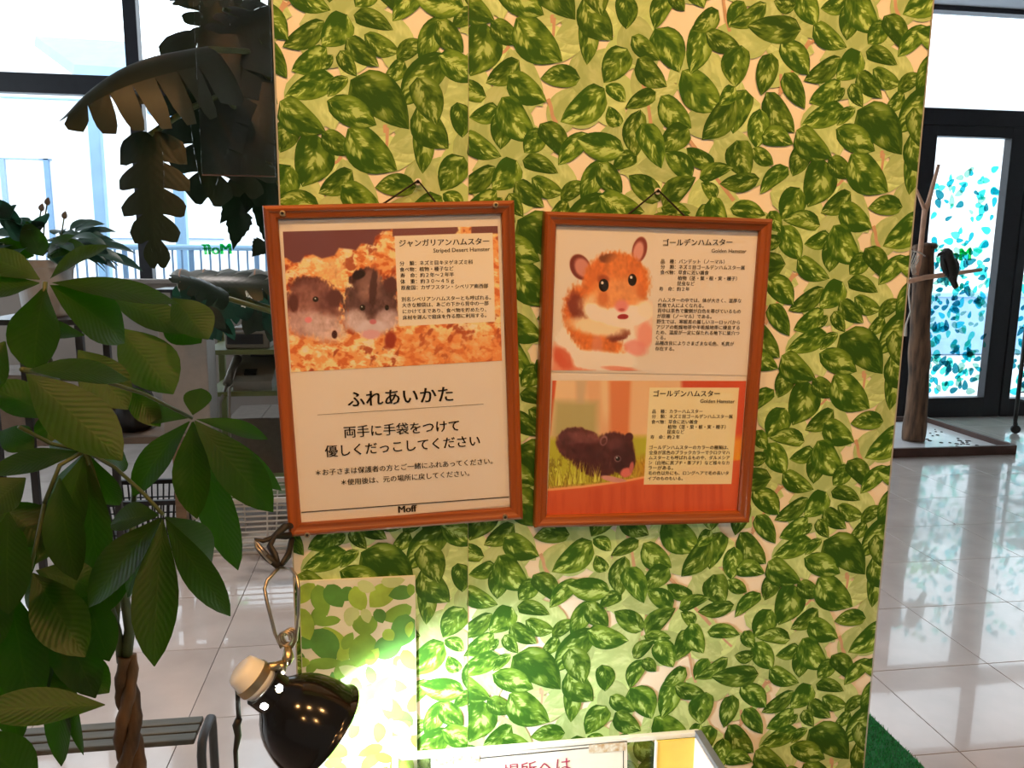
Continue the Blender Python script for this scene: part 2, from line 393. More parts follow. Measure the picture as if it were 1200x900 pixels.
# posts and railing
def post(px0, px1, y, lab, top=-10):
    a = P3(px0, top, y); c = P3(px1, 320, y); w = 13*mpp(y)*0.9
    x = (a.x+c.x)/2; q = MB(); q.bevbox((x, y, a.z/2), (w, w, a.z), 0.01)
    q.box((x, y, 0.02), (w*1.5, w*1.5, 0.04)); q.box((x, y, a.z-0.03), (w*1.3, w*1.3, 0.06))
    return tag(q.build('porch_post', M['paleblue'], org=(x, y, 0)), lab, 'post')
post(108, 124, 8.0, 'pale blue post standing left of the hanging monstera leaf', 105)
post(206, 214, 8.0, 'pale blue post standing right of the hanging monstera leaf', 112)
rl = thing('railing', 'pale blue railing with thin uprights outside the left window', 'railing', P3(180, 292, 7.2))
ra = P3(60, 296, 7.2); rb = P3(345, 290, 7.2); rz = 1.42
q = MB(); q.tube([(ra.x-1.5, 7.2, rz), (rb.x+1.0, 7.2, rz)], 0.028, 8); q.build('top_rail', M['paleblue'], rl)
q = MB(); q.tube([(ra.x-1.5, 7.2, 0.12), (rb.x+1.0, 7.2, 0.12)], 0.024, 8); q.build('bottom_rail', M['paleblue'], rl)
bar0 = None; x = ra.x-1.45; k = 0
while x < rb.x+0.95:
    wide = (k % 7 == 3)
    if bar0 is None:
        q = MB(); q.box((0, 0, 0), (0.018, 0.012, 1.28)); bar0 = q.build('upright', M['bluegrey'], rl); bar0.location = Vector((x, 7.2, 0.77))-wloc(rl)
    else:
        o = share(bar0, 'upright', rl, (x, 7.2, 0.77))
        if wide: o.scale = (2.6, 1.5, 1)
    x += 0.088; k += 1
# low blue wall beyond the door
q = MB(); q.bevbox((8.2, 9.5, 0.42), (6.0, 0.3, 0.84), 0.02); q.box((8.2, 9.5, 0.86), (6.1, 0.4, 0.05)); tag(q.build('low_wall', M['paleblue']), 'low blue wall outside behind the leaf printed door', 'wall')
q = MB(); q.box((13, 15, 2.2), (15, 1.2, 4.4)); q.box((13, 14.3, 4.45), (15.4, 2.0, 0.12)); q.box((13, 14.38, 2.3), (15, 0.04, 0.06)); tag(q.build('far_building', M['facade']), 'white building far behind the leaf printed door', 'building')

# ------------------------------------------------------------------ the papered partition
WX0, WX1 = -0.1435, 0.7325
b = MB(); b.box(((WX0+WX1)/2, 0.151, ZC/2), (WX1-WX0, 0.30, ZC)); wallc = struct(b.build('wall_center', M['cream_paper']), 'partition covered in green leaf wallpaper')
M['edge_trim'] = mat('pale_corner_trim', alb(160, 126, 88), 0.5, var=0.05)
for x in (WX0-0.001, WX1+0.001):
    q = MB(); q.box((x, 0.004, ZC/2), (0.0018, 0.010, ZC)); q.build('corner_trim', M['edge_trim'], wallc)
# ------------------------------------------------------------------ leaf wallpaper: one half-drop repeat, traced leaf by leaf
ZQ, ZP, ZS, ZT = (860, 430, 6), (850, 580, 6), (700, 600, 6), (700, 740, 6)
LEAVES = {
 ZQ: [(400,10,308,218,125),(515,98,412,412,205),(550,95,714,205,118),(700,60,955,292,205),(1112,18,1095,306,112),(702,300,498,446,118),
      (632,392,848,530,150),(1052,382,818,398,118),(1190,430,918,642,170),(360,288,234,496,165),(497,525,245,500,108),(238,534,366,752,142),
      (562,578,388,648,100),(600,588,558,822,130),(585,520,772,768,172),(812,690,695,832,120),(798,658,948,852,128),(1088,698,888,892,112),(342,748,562,862,122)],
 ZP: [(582,20,343,178,112),(710,-22,553,158,150),(788,75,972,152,108),(690,104,852,238,112),(580,160,378,302,122),(218,142,352,342,116),
      (102,262,287,484,152),(602,312,328,438,130),(545,278,610,198,66),(650,170,726,302,84),(678,308,558,424,74),(992,198,868,317,88),
      (950,192,1110,80,92),(1245,-50,1075,220,132),(1230,140,948,440,172),(690,322,982,560,222),(552,444,808,552,150),(298,468,532,612,162),
      (62,362,40,598,132),(72,520,278,552,116),(14,598,152,684,92),(248,690,64,862,102),(190,-34,378,140,142),(742,-25,948,38,96)],
 ZS: [(458,60,718,272,192),(870,138,788,404,152),(795,178,588,454,152),(800,128,700,245,92),(322,218,522,392,150),(292,198,93,308,92),
      (-32,188,97,272,86),(502,388,313,552,142),(192,308,163,592,132),(198,388,328,642,142),(672,592,488,508,100),(812,438,890,654,166),
      (528,680,348,548,122),(573,682,793,600,92),(962,650,703,702,106),(682,792,584,704,82),(322,832,118,698,132),(338,862,552,674,132),
      (328,872,518,886,92),(172,578,13,672,96),(88,556,-218,512,150),(62,416,-12,304,88),(-72,640,77,802,130),(-72,832,222,904,146),(772,842,1002,862,100)],
 ZT: [(645,-20,548,204,132),(655,-60,747,154,132),(1030,-5,1102,117,92),(253,187,402,58,96),(418,64,534,252,146),(332,193,228,402,112),
      (318,194,414,282,84),(228,398,384,614,172),(88,454,262,562,104),(124,568,307,698,132),(522,328,453,614,148),(622,254,458,382,112),
      (544,384,758,432,112),(778,188,684,342,96),(918,182,686,332,100),(1134,298,798,318,148),(766,424,728,654,162),(952,444,888,678,126),
      (1102,165,962,168,92),(62,522,-82,722,152),(-212,284,-28,488,172),(-202,120,-92,368,162),(30,232,56,422,122)],
}
TWIGS = {ZQ: [(650,225,555,300,26),(850,515,897,650,34),(345,835,290,900,24)], ZP: [(858,545,846,590,30),(200,150,190,250,26),(870,560,815,800,26)],
         ZS: [(205,135,270,410,30),(490,450,800,790,32)], ZT: [(640,150,690,360,26),(160,660,165,740,26),(1190,350,1000,660,28),(940,110,820,-30,22)]}
REP = 0.3117; HX = 0.4728          # vertical repeat and the half-drop step
def topatt(z, X, Y):
    p = at(z[0]+X/z[2], z[1]+Y/z[2], 0.0); return p[0], p[2]
dark = []
for z, ls in LEAVES.items():
    for (x0, y0, x1, y1, w) in ls:
        a = topatt(z, x0, y0); c = topatt(z, x1, y1)
        dark.append((a[0], a[1], c[0], c[1], w/z[2]*mpp(0)*1.30))
twigs = []
for z, ls in TWIGS.items():
    for (x0, y0, x1, y1, w) in ls:
        a = topatt(z, x0, y0); c = topatt(z, x1, y1); twigs.append((a[0], a[1], c[0], c[1], w/z[2]*mpp(0)))
rn = random.Random(11); pale = []
for k in range(92):
    x = rn.uniform(0, HX); zz = rn.uniform(0, REP); a = rn.uniform(0, 6.28); L = rn.uniform(0.055, 0.085)
    pale.append((x, zz, x+L*math.cos(a), zz+L*math.sin(a), L*rn.uniform(0.55, 0.75)))

def printed_leaf(V, F, UV, RND, x0, z0, x1, z1, w, y, rnd, curve, pk=0.42):
    dx, dz = x1-x0, z1-z0; L = math.hypot(dx, dz); ux, uz = dx/L, dz/L; nx, nz = -uz, ux
    rows = 9; o = len(V)
    for j in range(rows+1):
        s = j/rows; e = math.log(0.5)/math.log(pk)
        pr = max(math.sin(math.pi*s**e), 0)**0.6 if 0 < s < 1 else 0.0
        if s > 0.75: pr *= 1-0.35*((s-0.75)/0.25)
        cv = curve*L*math.sin(math.pi*s)
        for c in (-1, -0.5, 0, 0.5, 1):
            k = c*pr*w/2 + cv
            jag = 1.0
            V.append((x0+ux*L*s+nx*k*jag, y, z0+uz*L*s+nz*k*jag)); UV.append((s, 0.5+0.5*c)); RND.append(rnd)
    for j in range(rows):
        for i in range(4):
            a = o+j*5+i; F.append((a, a+1, a+6, a+5))

def lattice(org, xlo, xhi, zlo, zhi):
    out = []
    for i in range(-8, 9):
        for j in range(-16, 17):
            out.append((org[0]+i*HX, org[1]+i*REP*0.5+j*REP))
    return out
def pmesh(name, V, F, UV, RND, m, clip, parent, kind=None):
    """print layer clipped to the strip of paper it belongs to"""
    me = bpy.data.meshes.new(name); me.from_pydata(V, [], F)
    uvl = me.uv_layers.new(name='uv'); uvl.data.foreach_set('uv', [c for f in F for i in f for c in UV[i]])
    at_ = me.attributes.new('rnd', 'FLOAT', 'POINT'); at_.data.foreach_set('value', RND)
    bm = bmesh.new(); bm.from_mesh(me)
    for co, no in clip:
        bmesh.ops.bisect_plane(bm, geom=list(bm.verts)+list(bm.edges)+list(bm.faces), plane_co=co, plane_no=no, clear_outer=True)
    bm.to_mesh(me); bm.free(); me.materials.append(m)
    ob = bpy.data.objects.new(name, me); COL.objects.link(ob); ob.parent = parent
    if kind: ob['kind'] = kind
    return ob

def printmat(name, edge, mid, hi, streak=1.0):
    m = bpy.data.materials.new(name); m.use_nodes = True; nt = m.node_tree; L = nt.links; b = nt.nodes['Principled BSDF']
    b.inputs['Roughness'].default_value = 0.7; b.inputs['Specular IOR Level'].default_value = 0.25
    uv = nt.nodes.new('ShaderNodeUVMap'); uv.uv_map = 'uv'
    at_ = nt.nodes.new('ShaderNodeAttribute'); at_.attribute_name = 'rnd'
    sp = nt.nodes.new('ShaderNodeSeparateXYZ'); L.new(uv.outputs[0], sp.inputs[0])
    def mth(op, a, c=None, clamp=False):
        n = nt.nodes.new('ShaderNodeMath'); n.operation = op; n.use_clamp = clamp
        for k, v in enumerate((a, c)):
            if v is None: continue
            if isinstance(v, (int, float)): n.inputs[k].default_value = v
            else: L.new(v, n.inputs[k])
        return n.outputs[0]
    v = mth('SUBTRACT', sp.outputs[1], 0.5); av = mth('ABSOLUTE', v)
    # brush streaks run out from the midrib at a slant
    cx = nt.nodes.new('ShaderNodeCombineXYZ')
    sl = mth('SUBTRACT', mth('MULTIPLY', sp.outputs[0], 9.0), mth('MULTIPLY', av, 6.0))
    L.new(sl, cx.inputs[0]); L.new(mth('MULTIPLY', v, 3.0), cx.inputs[1]); L.new(mth('MULTIPLY', at_.outputs['Fac'], 37.0), cx.inputs[2])
    n1 = nt.nodes.new('ShaderNodeTexNoise'); n1.inputs['Scale'].default_value = 1.25; n1.inputs['Detail'].default_value = 2.5; n1.inputs['Roughness'].default_value = 0.55
    L.new(cx.outputs[0], n1.inputs['Vector'])
    cx2 = nt.nodes.new('ShaderNodeCombineXYZ'); L.new(mth('MULTIPLY', sp.outputs[0], 2.2), cx2.inputs[0]); L.new(mth('MULTIPLY', v, 2.6), cx2.inputs[1]); L.new(mth('MULTIPLY', at_.outputs['Fac'], 91.0), cx2.inputs[2])
    n2 = nt.nodes.new('ShaderNodeTexNoise'); n2.inputs['Scale'].default_value = 1.3; n2.inputs['Detail'].default_value = 2; L.new(cx2.outputs[0], n2.inputs['Vector'])
    # base tone: dark upper margin and tip, olive body
    side = mth('ADD', mth('MULTIPLY', v, 0.55), mth('MULTIPLY', mth('SUBTRACT', n2.outputs[0], 0.5), 3.0))
    body = mth('ADD', mth('ADD', side, 0.45), mth('MULTIPLY', mth('SUBTRACT', n1.outputs[0], 0.5), 0.8), True)
    rim = nt.nodes.new('ShaderNodeMapRange'); L.new(av, rim.inputs[0]); rim.inputs[1].default_value = 0.34; rim.inputs[2].default_value = 0.5; rim.inputs[3].default_value = 1; rim.inputs[4].default_value = 0.55
    body = mth('MULTIPLY', body, rim.outputs[0])
    cr = nt.nodes.new('ShaderNodeValToRGB'); e = cr.color_ramp.elements
    e[0].position = 0.16; e[0].color = (*edge, 1); e[1].position = 0.80; e[1].color = (*mid, 1); L.new(body, cr.inputs[0])
    # variegated highlight
    hi_f = nt.nodes.new('ShaderNodeMapRange'); L.new(mth('ADD', mth('MULTIPLY', n1.outputs[0], 0.75), mth('MULTIPLY', n2.outputs[0], 1.0)), hi_f.inputs[0])
    hi_f.inputs[1].default_value = 0.95; hi_f.inputs[2].default_value = 1.03; hi_f.inputs[3].default_value = 0; hi_f.inputs[4].default_value = 0.85*streak
    cen = nt.nodes.new('ShaderNodeMapRange'); L.new(av, cen.inputs[0]); cen.inputs[1].default_value = 0.18; cen.inputs[2].default_value = 0.42; cen.inputs[3].default_value = 1; cen.inputs[4].default_value = 0
    mx = nt.nodes.new('ShaderNodeMix'); mx.data_type = 'RGBA'; L.new(mth('MULTIPLY', hi_f.outputs[0], cen.outputs[0]), mx.inputs['Factor'])
    L.new(cr.outputs[0], mx.inputs['A']); mx.inputs['B'].default_value = (*hi, 1)
    hs = nt.nodes.new('ShaderNodeHueSaturation'); L.new(mx.outputs['Result'], hs.inputs['Color'])
    L.new(mth('ADD', mth('MULTIPLY', mth('FRACT', mth('MULTIPLY', at_.outputs['Fac'], 13.7)), 0.35), 0.82), hs.inputs['Value'])
    L.new(hs.outputs[0], b.inputs['Base Color'])
    return m
M['pr_dark'] = printmat('printed_dark_leaf', alb(42, 64, 5), alb(106, 110, 22), alb(176, 160, 70))
M['pr_pale'] = printmat('printed_pale_leaf', alb(168, 152, 72), alb(190, 166, 84), alb(206, 176, 100), 0.4)
M['pr_twig'] = mat('printed_twig', alb(190, 122, 72), 0.75, var=0.1, scale=60)

SEAM = 0.0955
strips = [(WX0, SEAM, (0.1595, 0.0130), 1), (SEAM+0.0006, WX1, (0, 0), 2)]
for (xa, xb, off, sid) in strips:
    # in the left strip the star leaf sits at (-0.0272,1.5673) against (0.1869,1.7097) in the right one
    ox, oz = (0.0, 0.0) if sid == 2 else (-0.0272-0.1869, 1.5673-1.7097)
    clip = [(Vector((xa, 0, 0)), Vector((-1, 0, 0))), (Vector((xb, 0, 0)), Vector((1, 0, 0))), (Vector((0, 0, ZC)), Vector((0, 0, 1))), (Vector((0, 0, 0)), Vector((0, 0, -1)))]
    layers = {'pale_leaf_print': ([], [], [], []), 'twig_print': ([], [], [], []), 'leaf_print': ([], [], [], [])}
    for (lx, lz) in lattice((ox, oz), xa, xb, 0, ZC):
        for k, (x0, z0, x1, z1, w) in enumerate(pale):
            X0, Z0, X1, Z1 = x0+lx, z0+lz, x1+lx, z1+lz
            if max(X0, X1) < xa-0.06 or min(X0, X1) > xb+0.06 or max(Z0, Z1) < 0 or min(Z0, Z1) > ZC: continue
            printed_leaf(*layers['pale_leaf_print'], X0, Z0, X1, Z1, w, -0.00010-0.0000012*k, (k*0.618) % 1, 0.08*math.sin(k*2.1))
        for k, (x0, z0, x1, z1, w) in enumerate(twigs):
            X0, Z0, X1, Z1 = x0+lx, z0+lz, x1+lx, z1+lz
            if max(X0, X1) < xa-0.06 or min(X0, X1) > xb+0.06 or max(Z0, Z1) < 0 or min(Z0, Z1) > ZC: continue
            V, F, UV, RND = layers['twig_print']; o = len(V); d = Vector((X1-X0, 0, Z1-Z0)); n = Vector((-d.z, 0, d.x)).normalized()*w/2; y = -0.00021-0.0000012*k
            for s in (0, 0.33, 0.66, 1):
                c = Vector((X0, y, Z0))+d*s+n*0.5*math.sin(s*5+k); V += [tuple(c+n*(0.8+0.2*math.sin(s*9))), tuple(c-n*(0.8+0.2*math.cos(s*7)))]; UV += [(s, 0), (s, 1)]; RND += [0.5, 0.5]
            for s in range(3): F.append((o+2*s, o+2*s+1, o+2*s+3, o+2*s+2))
        for k, (x0, z0, x1, z1, w) in enumerate(dark):
            X0, Z0, X1, Z1 = x0+lx, z0+lz, x1+lx, z1+lz
            if max(X0, X1) < xa-0.06 or min(X0, X1) > xb+0.06 or max(Z0, Z1) < 0 or min(Z0, Z1) > ZC: continue
            printed_leaf(*layers['leaf_print'], X0, Z0, X1, Z1, w, -0.00024-0.0000018*k, (k*0.618034) % 1, 0.10*math.sin(k*1.7), 0.40+0.06*math.sin(k*3.1))
    for nm, ly in layers.items():
        pmesh(nm, *ly, {'pale_leaf_print': M['pr_pale'], 'twig_print': M['pr_twig'], 'leaf_print': M['pr_dark']}[nm], clip, wallc, kind='stuff')

# ------------------------------------------------------------------ extra sheet with a softer leaf print, low at the left of the wall
PX0, PX1, PZ1 = -0.1375, 0.0215, 0.9735
sheet = thing('leaf_print_board', 'thin board printed with soft pale green leaves behind the clamp lamp', 'board', ((PX0+PX1)/2, -0.003, 0.30))
M['sheet'] = mat('soft_print_ground', alb(216, 172, 116), 0.6, var=0.08, scale=20)
q = MB(); q.bevbox(((PX0+PX1)/2, -0.0032, (0.30+PZ1)/2), (PX1-PX0, 0.0035, PZ1-0.30), 0.0006); q.build('board', M['sheet'], sheet)
M['soft_a'] = mat('soft_leaf_green', alb(118, 128, 30), 0.6, var=0.2, scale=35); M['soft_b'] = mat('soft_leaf_olive', alb(150, 146, 36), 0.6, var=0.2, scale=35); M['soft_c'] = mat('soft_leaf_deep', alb(82, 108, 28), 0.6, var=0.2, scale=35); M['soft_d'] = mat('soft_leaf_faint', alb(184, 160, 80), 0.6, var=0.1, scale=35)
Z2 = (340, 610, 5.4545)
SOFT = [(150,400,70,515,75,1),(180,412,235,585,85,0),(245,410,330,535,95,2),(385,420,335,500,70,2),(415,420,470,560,85,1),(655,415,520,535,110,1),(775,450,638,470,75,2),
        (765,400,770,470,40,0),(765,545,595,615,85,0),(495,595,475,725,120,0),(555,560,590,640,60,2),(740,600,690,790,130,2),(405,630,355,632,60,3),(205,545,150,655,70,0),(315,625,180,655,50,0),
        (200,690,360,780,90,1),(150,700,280,880,130,2),(390,775,320,905,70,1),(500,725,420,920,130,0),(545,830,705,790,120,2),(70,740,135,800,70,2),(60,560,125,740,95,1),(610,690,655,750,60,1),(775,640,760,730,40,1),(720,870,660,905,60,1),
        (40,830,75,920,60,2),(130,900,330,895,60,0),(590,380,725,370,60,3),(440,390,540,430,60,3),(430,560,355,630,70,3),(470,560,500,640,50,3)]
V = {k: ([], [], [], []) for k in range(4)}
rn = random.Random(4)
def soft(x0, z0, x1, z1, w, c, k): printed_leaf(*V[c], x0, z0, x1, z1, w, -0.0052-0.0000015*k, rn.random(), rn.uniform(-0.08, 0.08), 0.45)
k = 0
for (x0, y0, x1, y1, w, c) in SOFT:
    a = topatt(Z2, x0, y0); d = topatt(Z2, x1, y1); m0, m1 = (a[0]+d[0])/2, (a[1]+d[1])/2; soft(m0+(a[0]-m0)*1.15, m1+(a[1]-m1)*1.15, m0+(d[0]-m0)*1.15, m1+(d[1]-m1)*1.15, w/Z2[2]*mpp(0)*1.4, c, k); k += 1
for r in range(150):
    x = rn.uniform(PX0, PX1); z = rn.uniform(0.3, 0.875); a = rn.uniform(0, 6.28); L = rn.uniform(0.025, 0.042)
    soft(x, z, x+L*math.cos(a), z+L*math.sin(a), L*0.55, rn.choice((0, 0, 1, 1, 2, 3, 3)), k); k += 1
clip = [(Vector((PX0+0.001, 0, 0)), Vector((-1, 0, 0))), (Vector((PX1-0.001, 0, 0)), Vector((1, 0, 0))), (Vector((0, 0, PZ1-0.001)), Vector((0, 0, 1))), (Vector((0, 0, 0.302)), Vector((0, 0, -1)))]
for c, m in enumerate(('soft_a', 'soft_b', 'soft_c', 'soft_d')):
    o = pmesh('soft_leaf_print', *V[c], M[m], clip, sheet, kind='stuff'); o.location = -wloc(sheet)
# ------------------------------------------------------------------ text as printed ink
DG = None
def text_geo(body, bold=0.0):
    cu = bpy.data.curves.new('ink', 'FONT'); cu.body = body; cu.size = 1.0; cu.resolution_u = 2; cu.fill_mode = 'FRONT'
    ob = bpy.data.objects.new('ink', cu); COL.objects.link(ob)
    dg = bpy.context.evaluated_depsgraph_get(); dg.update()
    ev = ob.evaluated_get(dg); me = ev.to_mesh()
    vs = np.array([tuple(v.co) for v in me.vertices]) if len(me.vertices) else np.zeros((0, 3))
    fs = [list(p.vertices) for p in me.polygons]
    ev.to_mesh_clear(); bpy.data.objects.remove(ob); bpy.data.curves.remove(cu)
    return vs, fs
def ink_line(mb, body, z, x0, y0, x1, y1, depth, bold=0.012, mirror=False, yscale=1.0):
    """write body between two points of the photo (zoom z), on the plane y = depth"""
    vs, fs = text_geo(body, bold)
    if not len(vs): return
    a = at(z[0]+x0/z[2], z[1]+y0/z[2], depth); c = at(z[0]+x1/z[2], z[1]+y1/z[2], depth)
    lo, hi = vs[:, 0].min(), vs[:, 0].max(); d = c-a; s = np.linalg.norm(d)/(hi-lo); u = d/np.linalg.norm(d); n = np.array([-u[2], 0, u[0]])
    xx = vs[:, 0:1]-lo
    if mirror: xx = (hi-lo)-xx
    P = a + u*xx*s + n*vs[:, 1:2]*s*yscale
    for sh in ((0.0,) if bold <= 0 else (-bold, bold)):
        Q = P + u*sh*s
        mb.add([tuple(p) for p in Q], fs if not mirror else [f[::-1] for f in fs])
def rule(mb, z, x0, y0, x1, y1, w, depth):
    a = Vector(at(z[0]+x0/z[2], z[1]+y0/z[2], depth)); c = Vector(at(z[0]+x1/z[2], z[1]+y1/z[2], depth)); d = (c-a).normalized(); n = Vector((-d.z, 0, d.x))*w/2
    mb.add([a+n, a-n, c-n, c+n], [(0, 1, 2, 3)])
M['ink'] = mat('black_ink', (0.012, 0.010, 0.010), 0.7)
M['paper'] = mat('white_print_paper', (0.82, 0.82, 0.82), 0.6, var=0.02, scale=6)
M['wood_frame'] = mat('red_brown_frame_wood', alb(140, 66, 14), 0.42, var=0.28, scale=26, stretch=(1, 1, 1), coat=0.15)
M['screw'] = mat('brass_screw', (0.55, 0.42, 0.25), 0.35, metal=0.9, var=0.1)
M['dark_hole'] = mat('dark_screw_slot', (0.01, 0.01, 0.01), 0.6)
M['string'] = mat('black_string', (0.01, 0.01, 0.01), 0.7)
M['clear'] = glassmat('clear_sheet', (0.985, 0.985, 0.985), 0.012, 0.08)
M['white_pin'] = mat('white_plastic', (0.75, 0.73, 0.70), 0.4)

# ------------------------------------------------------------------ photographs printed on the sheets
def vnoise(X, Y, scale, seed, octv=4):
    r = np.random.RandomState(seed); out = np.zeros_like(X); amp = 1.0; tot = 0
    for o in range(octv):
        g = r.rand(64, 64); x = X/scale*(2**o); y = Y/scale*(2**o)
        xi = np.floor(x).astype(int); yi = np.floor(y).astype(int); fx = x-xi; fy = y-yi
        fx = fx*fx*(3-2*fx); fy = fy*fy*(3-2*fy)
        a = g[yi % 64, xi % 64]; b_ = g[yi % 64, (xi+1) % 64]; c = g[(yi+1) % 64, xi % 64]; d = g[(yi+1) % 64, (xi+1) % 64]
        out += amp*((a*(1-fx)+b_*fx)*(1-fy)+(c*(1-fx)+d*fx)*fy); tot += amp; amp *= 0.55
    return out/tot
class Canvas:
    """paints a print, in the pixel grid of one zoom of the photo"""
    def __init__(s, z, quad, nx, ny):
        s.z = z; u, v = np.meshgrid(np.linspace(0, 1, nx), np.linspace(0, 1, ny)); q = np.array(quad, float)
        P = ((1-u)*(1-v))[..., None]*q[0]+(u*(1-v))[..., None]*q[1]+(u*v)[..., None]*q[2]+((1-u)*v)[..., None]*q[3]
        s.X, s.Y = P[..., 0], P[..., 1]; s.rgb = np.zeros(s.X.shape+(3,)); s.nx, s.ny = nx, ny
        s.fur = vnoise(s.X, s.Y, 26, 3); s.fur2 = vnoise(s.X*1.0, s.Y*0.5, 9, 5, 3)
    def fill(s, c): s.rgb[:] = c
    def mix(s, m, c): s.rgb[:] = s.rgb*(1-m[..., None])+np.asarray(c, float)*m[..., None]
    def ell(s, cx, cy, rx, ry, c, ang=0, soft=0.15, fur=0.0, a=1.0, tex=0.0):
        t = math.radians(ang); dx = s.X-cx; dy = s.Y-cy; u = dx*math.cos(t)+dy*math.sin(t); v = -dx*math.sin(t)+dy*math.cos(t)
        d = np.sqrt((u/rx)**2+(v/ry)**2)+fur*(s.fur2-0.5)*2
        m = np.clip((1-d)/soft+0.5, 0, 1); m = m*m*(3-2*m)*a
        col = np.asarray(c, float)
        if tex: col = col*(1+tex*(s.fur-0.5)*2+tex*(s.fur2-0.5)*1.2)[..., None]
        s.rgb[:] = s.rgb*(1-m[..., None])+col*m[..., None]
    def poly(s, pts, c, soft=4.0, a=1.0, tex=0.0):
        ins = np.zeros(s.X.shape, bool); n = len(pts); dist = np.full(s.X.shape, 1e9)
        for i in range(n):
            (x0, y0), (x1, y1) = pts[i], pts[(i+1) % n]
            cond = (y0 > s.Y) != (y1 > s.Y); xx = (x1-x0)*(s.Y-y0)/((y1-y0) if y1 != y0 else 1e-9)+x0; ins ^= cond & (s.X < xx)
            L2 = (x1-x0)**2+(y1-y0)**2+1e-9; t = np.clip(((s.X-x0)*(x1-x0)+(s.Y-y0)*(y1-y0))/L2, 0, 1)
            dist = np.minimum(dist, np.hypot(s.X-x0-t*(x1-x0), s.Y-y0-t*(y1-y0)))
        m = np.clip(np.where(ins, dist, -dist)/soft+0.5, 0, 1)*a
        col = np.asarray(c, float)
        if tex: col = col*(1+tex*(s.fur-0.5)*2)[..., None]
        s.rgb[:] = s.rgb*(1-m[..., None])+col*m[..., None]
    def build(s, name, depth, parent, m):
        P = at(s.z[0]+s.X/s.z[2], s.z[1]+s.Y/s.z[2], np.full(s.X.shape, depth)).reshape(-1, 3) - np.array(wloc(parent))
        nx, ny = s.nx, s.ny; i = np.arange(ny*nx).reshape(ny, nx)
        F = np.stack([i[:-1, :-1], i[1:, :-1], i[1:, 1:], i[:-1, 1:]], -1).reshape(-1, 4)
        me = bpy.data.meshes.new(name); me.from_pydata(P.tolist(), [], F.tolist())
        q = np.clip(s.rgb, 0, 255)/255.0; q[..., 1] **= 1.25; q[..., 2] **= 1.4      # ink tones as the warm light shows them
        c = np.clip(lin(q*255)/WARM, 0.003, 0.9).reshape(-1, 3)
        ca = me.color_attributes.new('tone', 'FLOAT_COLOR', 'POINT'); ca.data.foreach_set('color', np.concatenate([c, np.ones((len(c), 1))], 1).ravel())
        me.materials.append(m); ob = bpy.data.objects.new(name, me); COL.objects.link(ob); ob.parent = parent; return ob
def colormat(name, rough=0.5):
    m = bpy.data.materials.new(name); m.use_nodes = True; nt = m.node_tree; b = nt.nodes['Principled BSDF']; b.inputs['Roughness'].default_value = rough
    a = nt.nodes.new('ShaderNodeVertexColor'); a.layer_name = 'tone'; nt.links.new(a.outputs[0], b.inputs['Base Color']); return m
M['photo_print'] = colormat('photo_print')
ZA, ZB, ZCc, ZD = (300, 200, 3.75), (300, 430, 3.75), (620, 220, 4.0), (620, 430, 4.0)

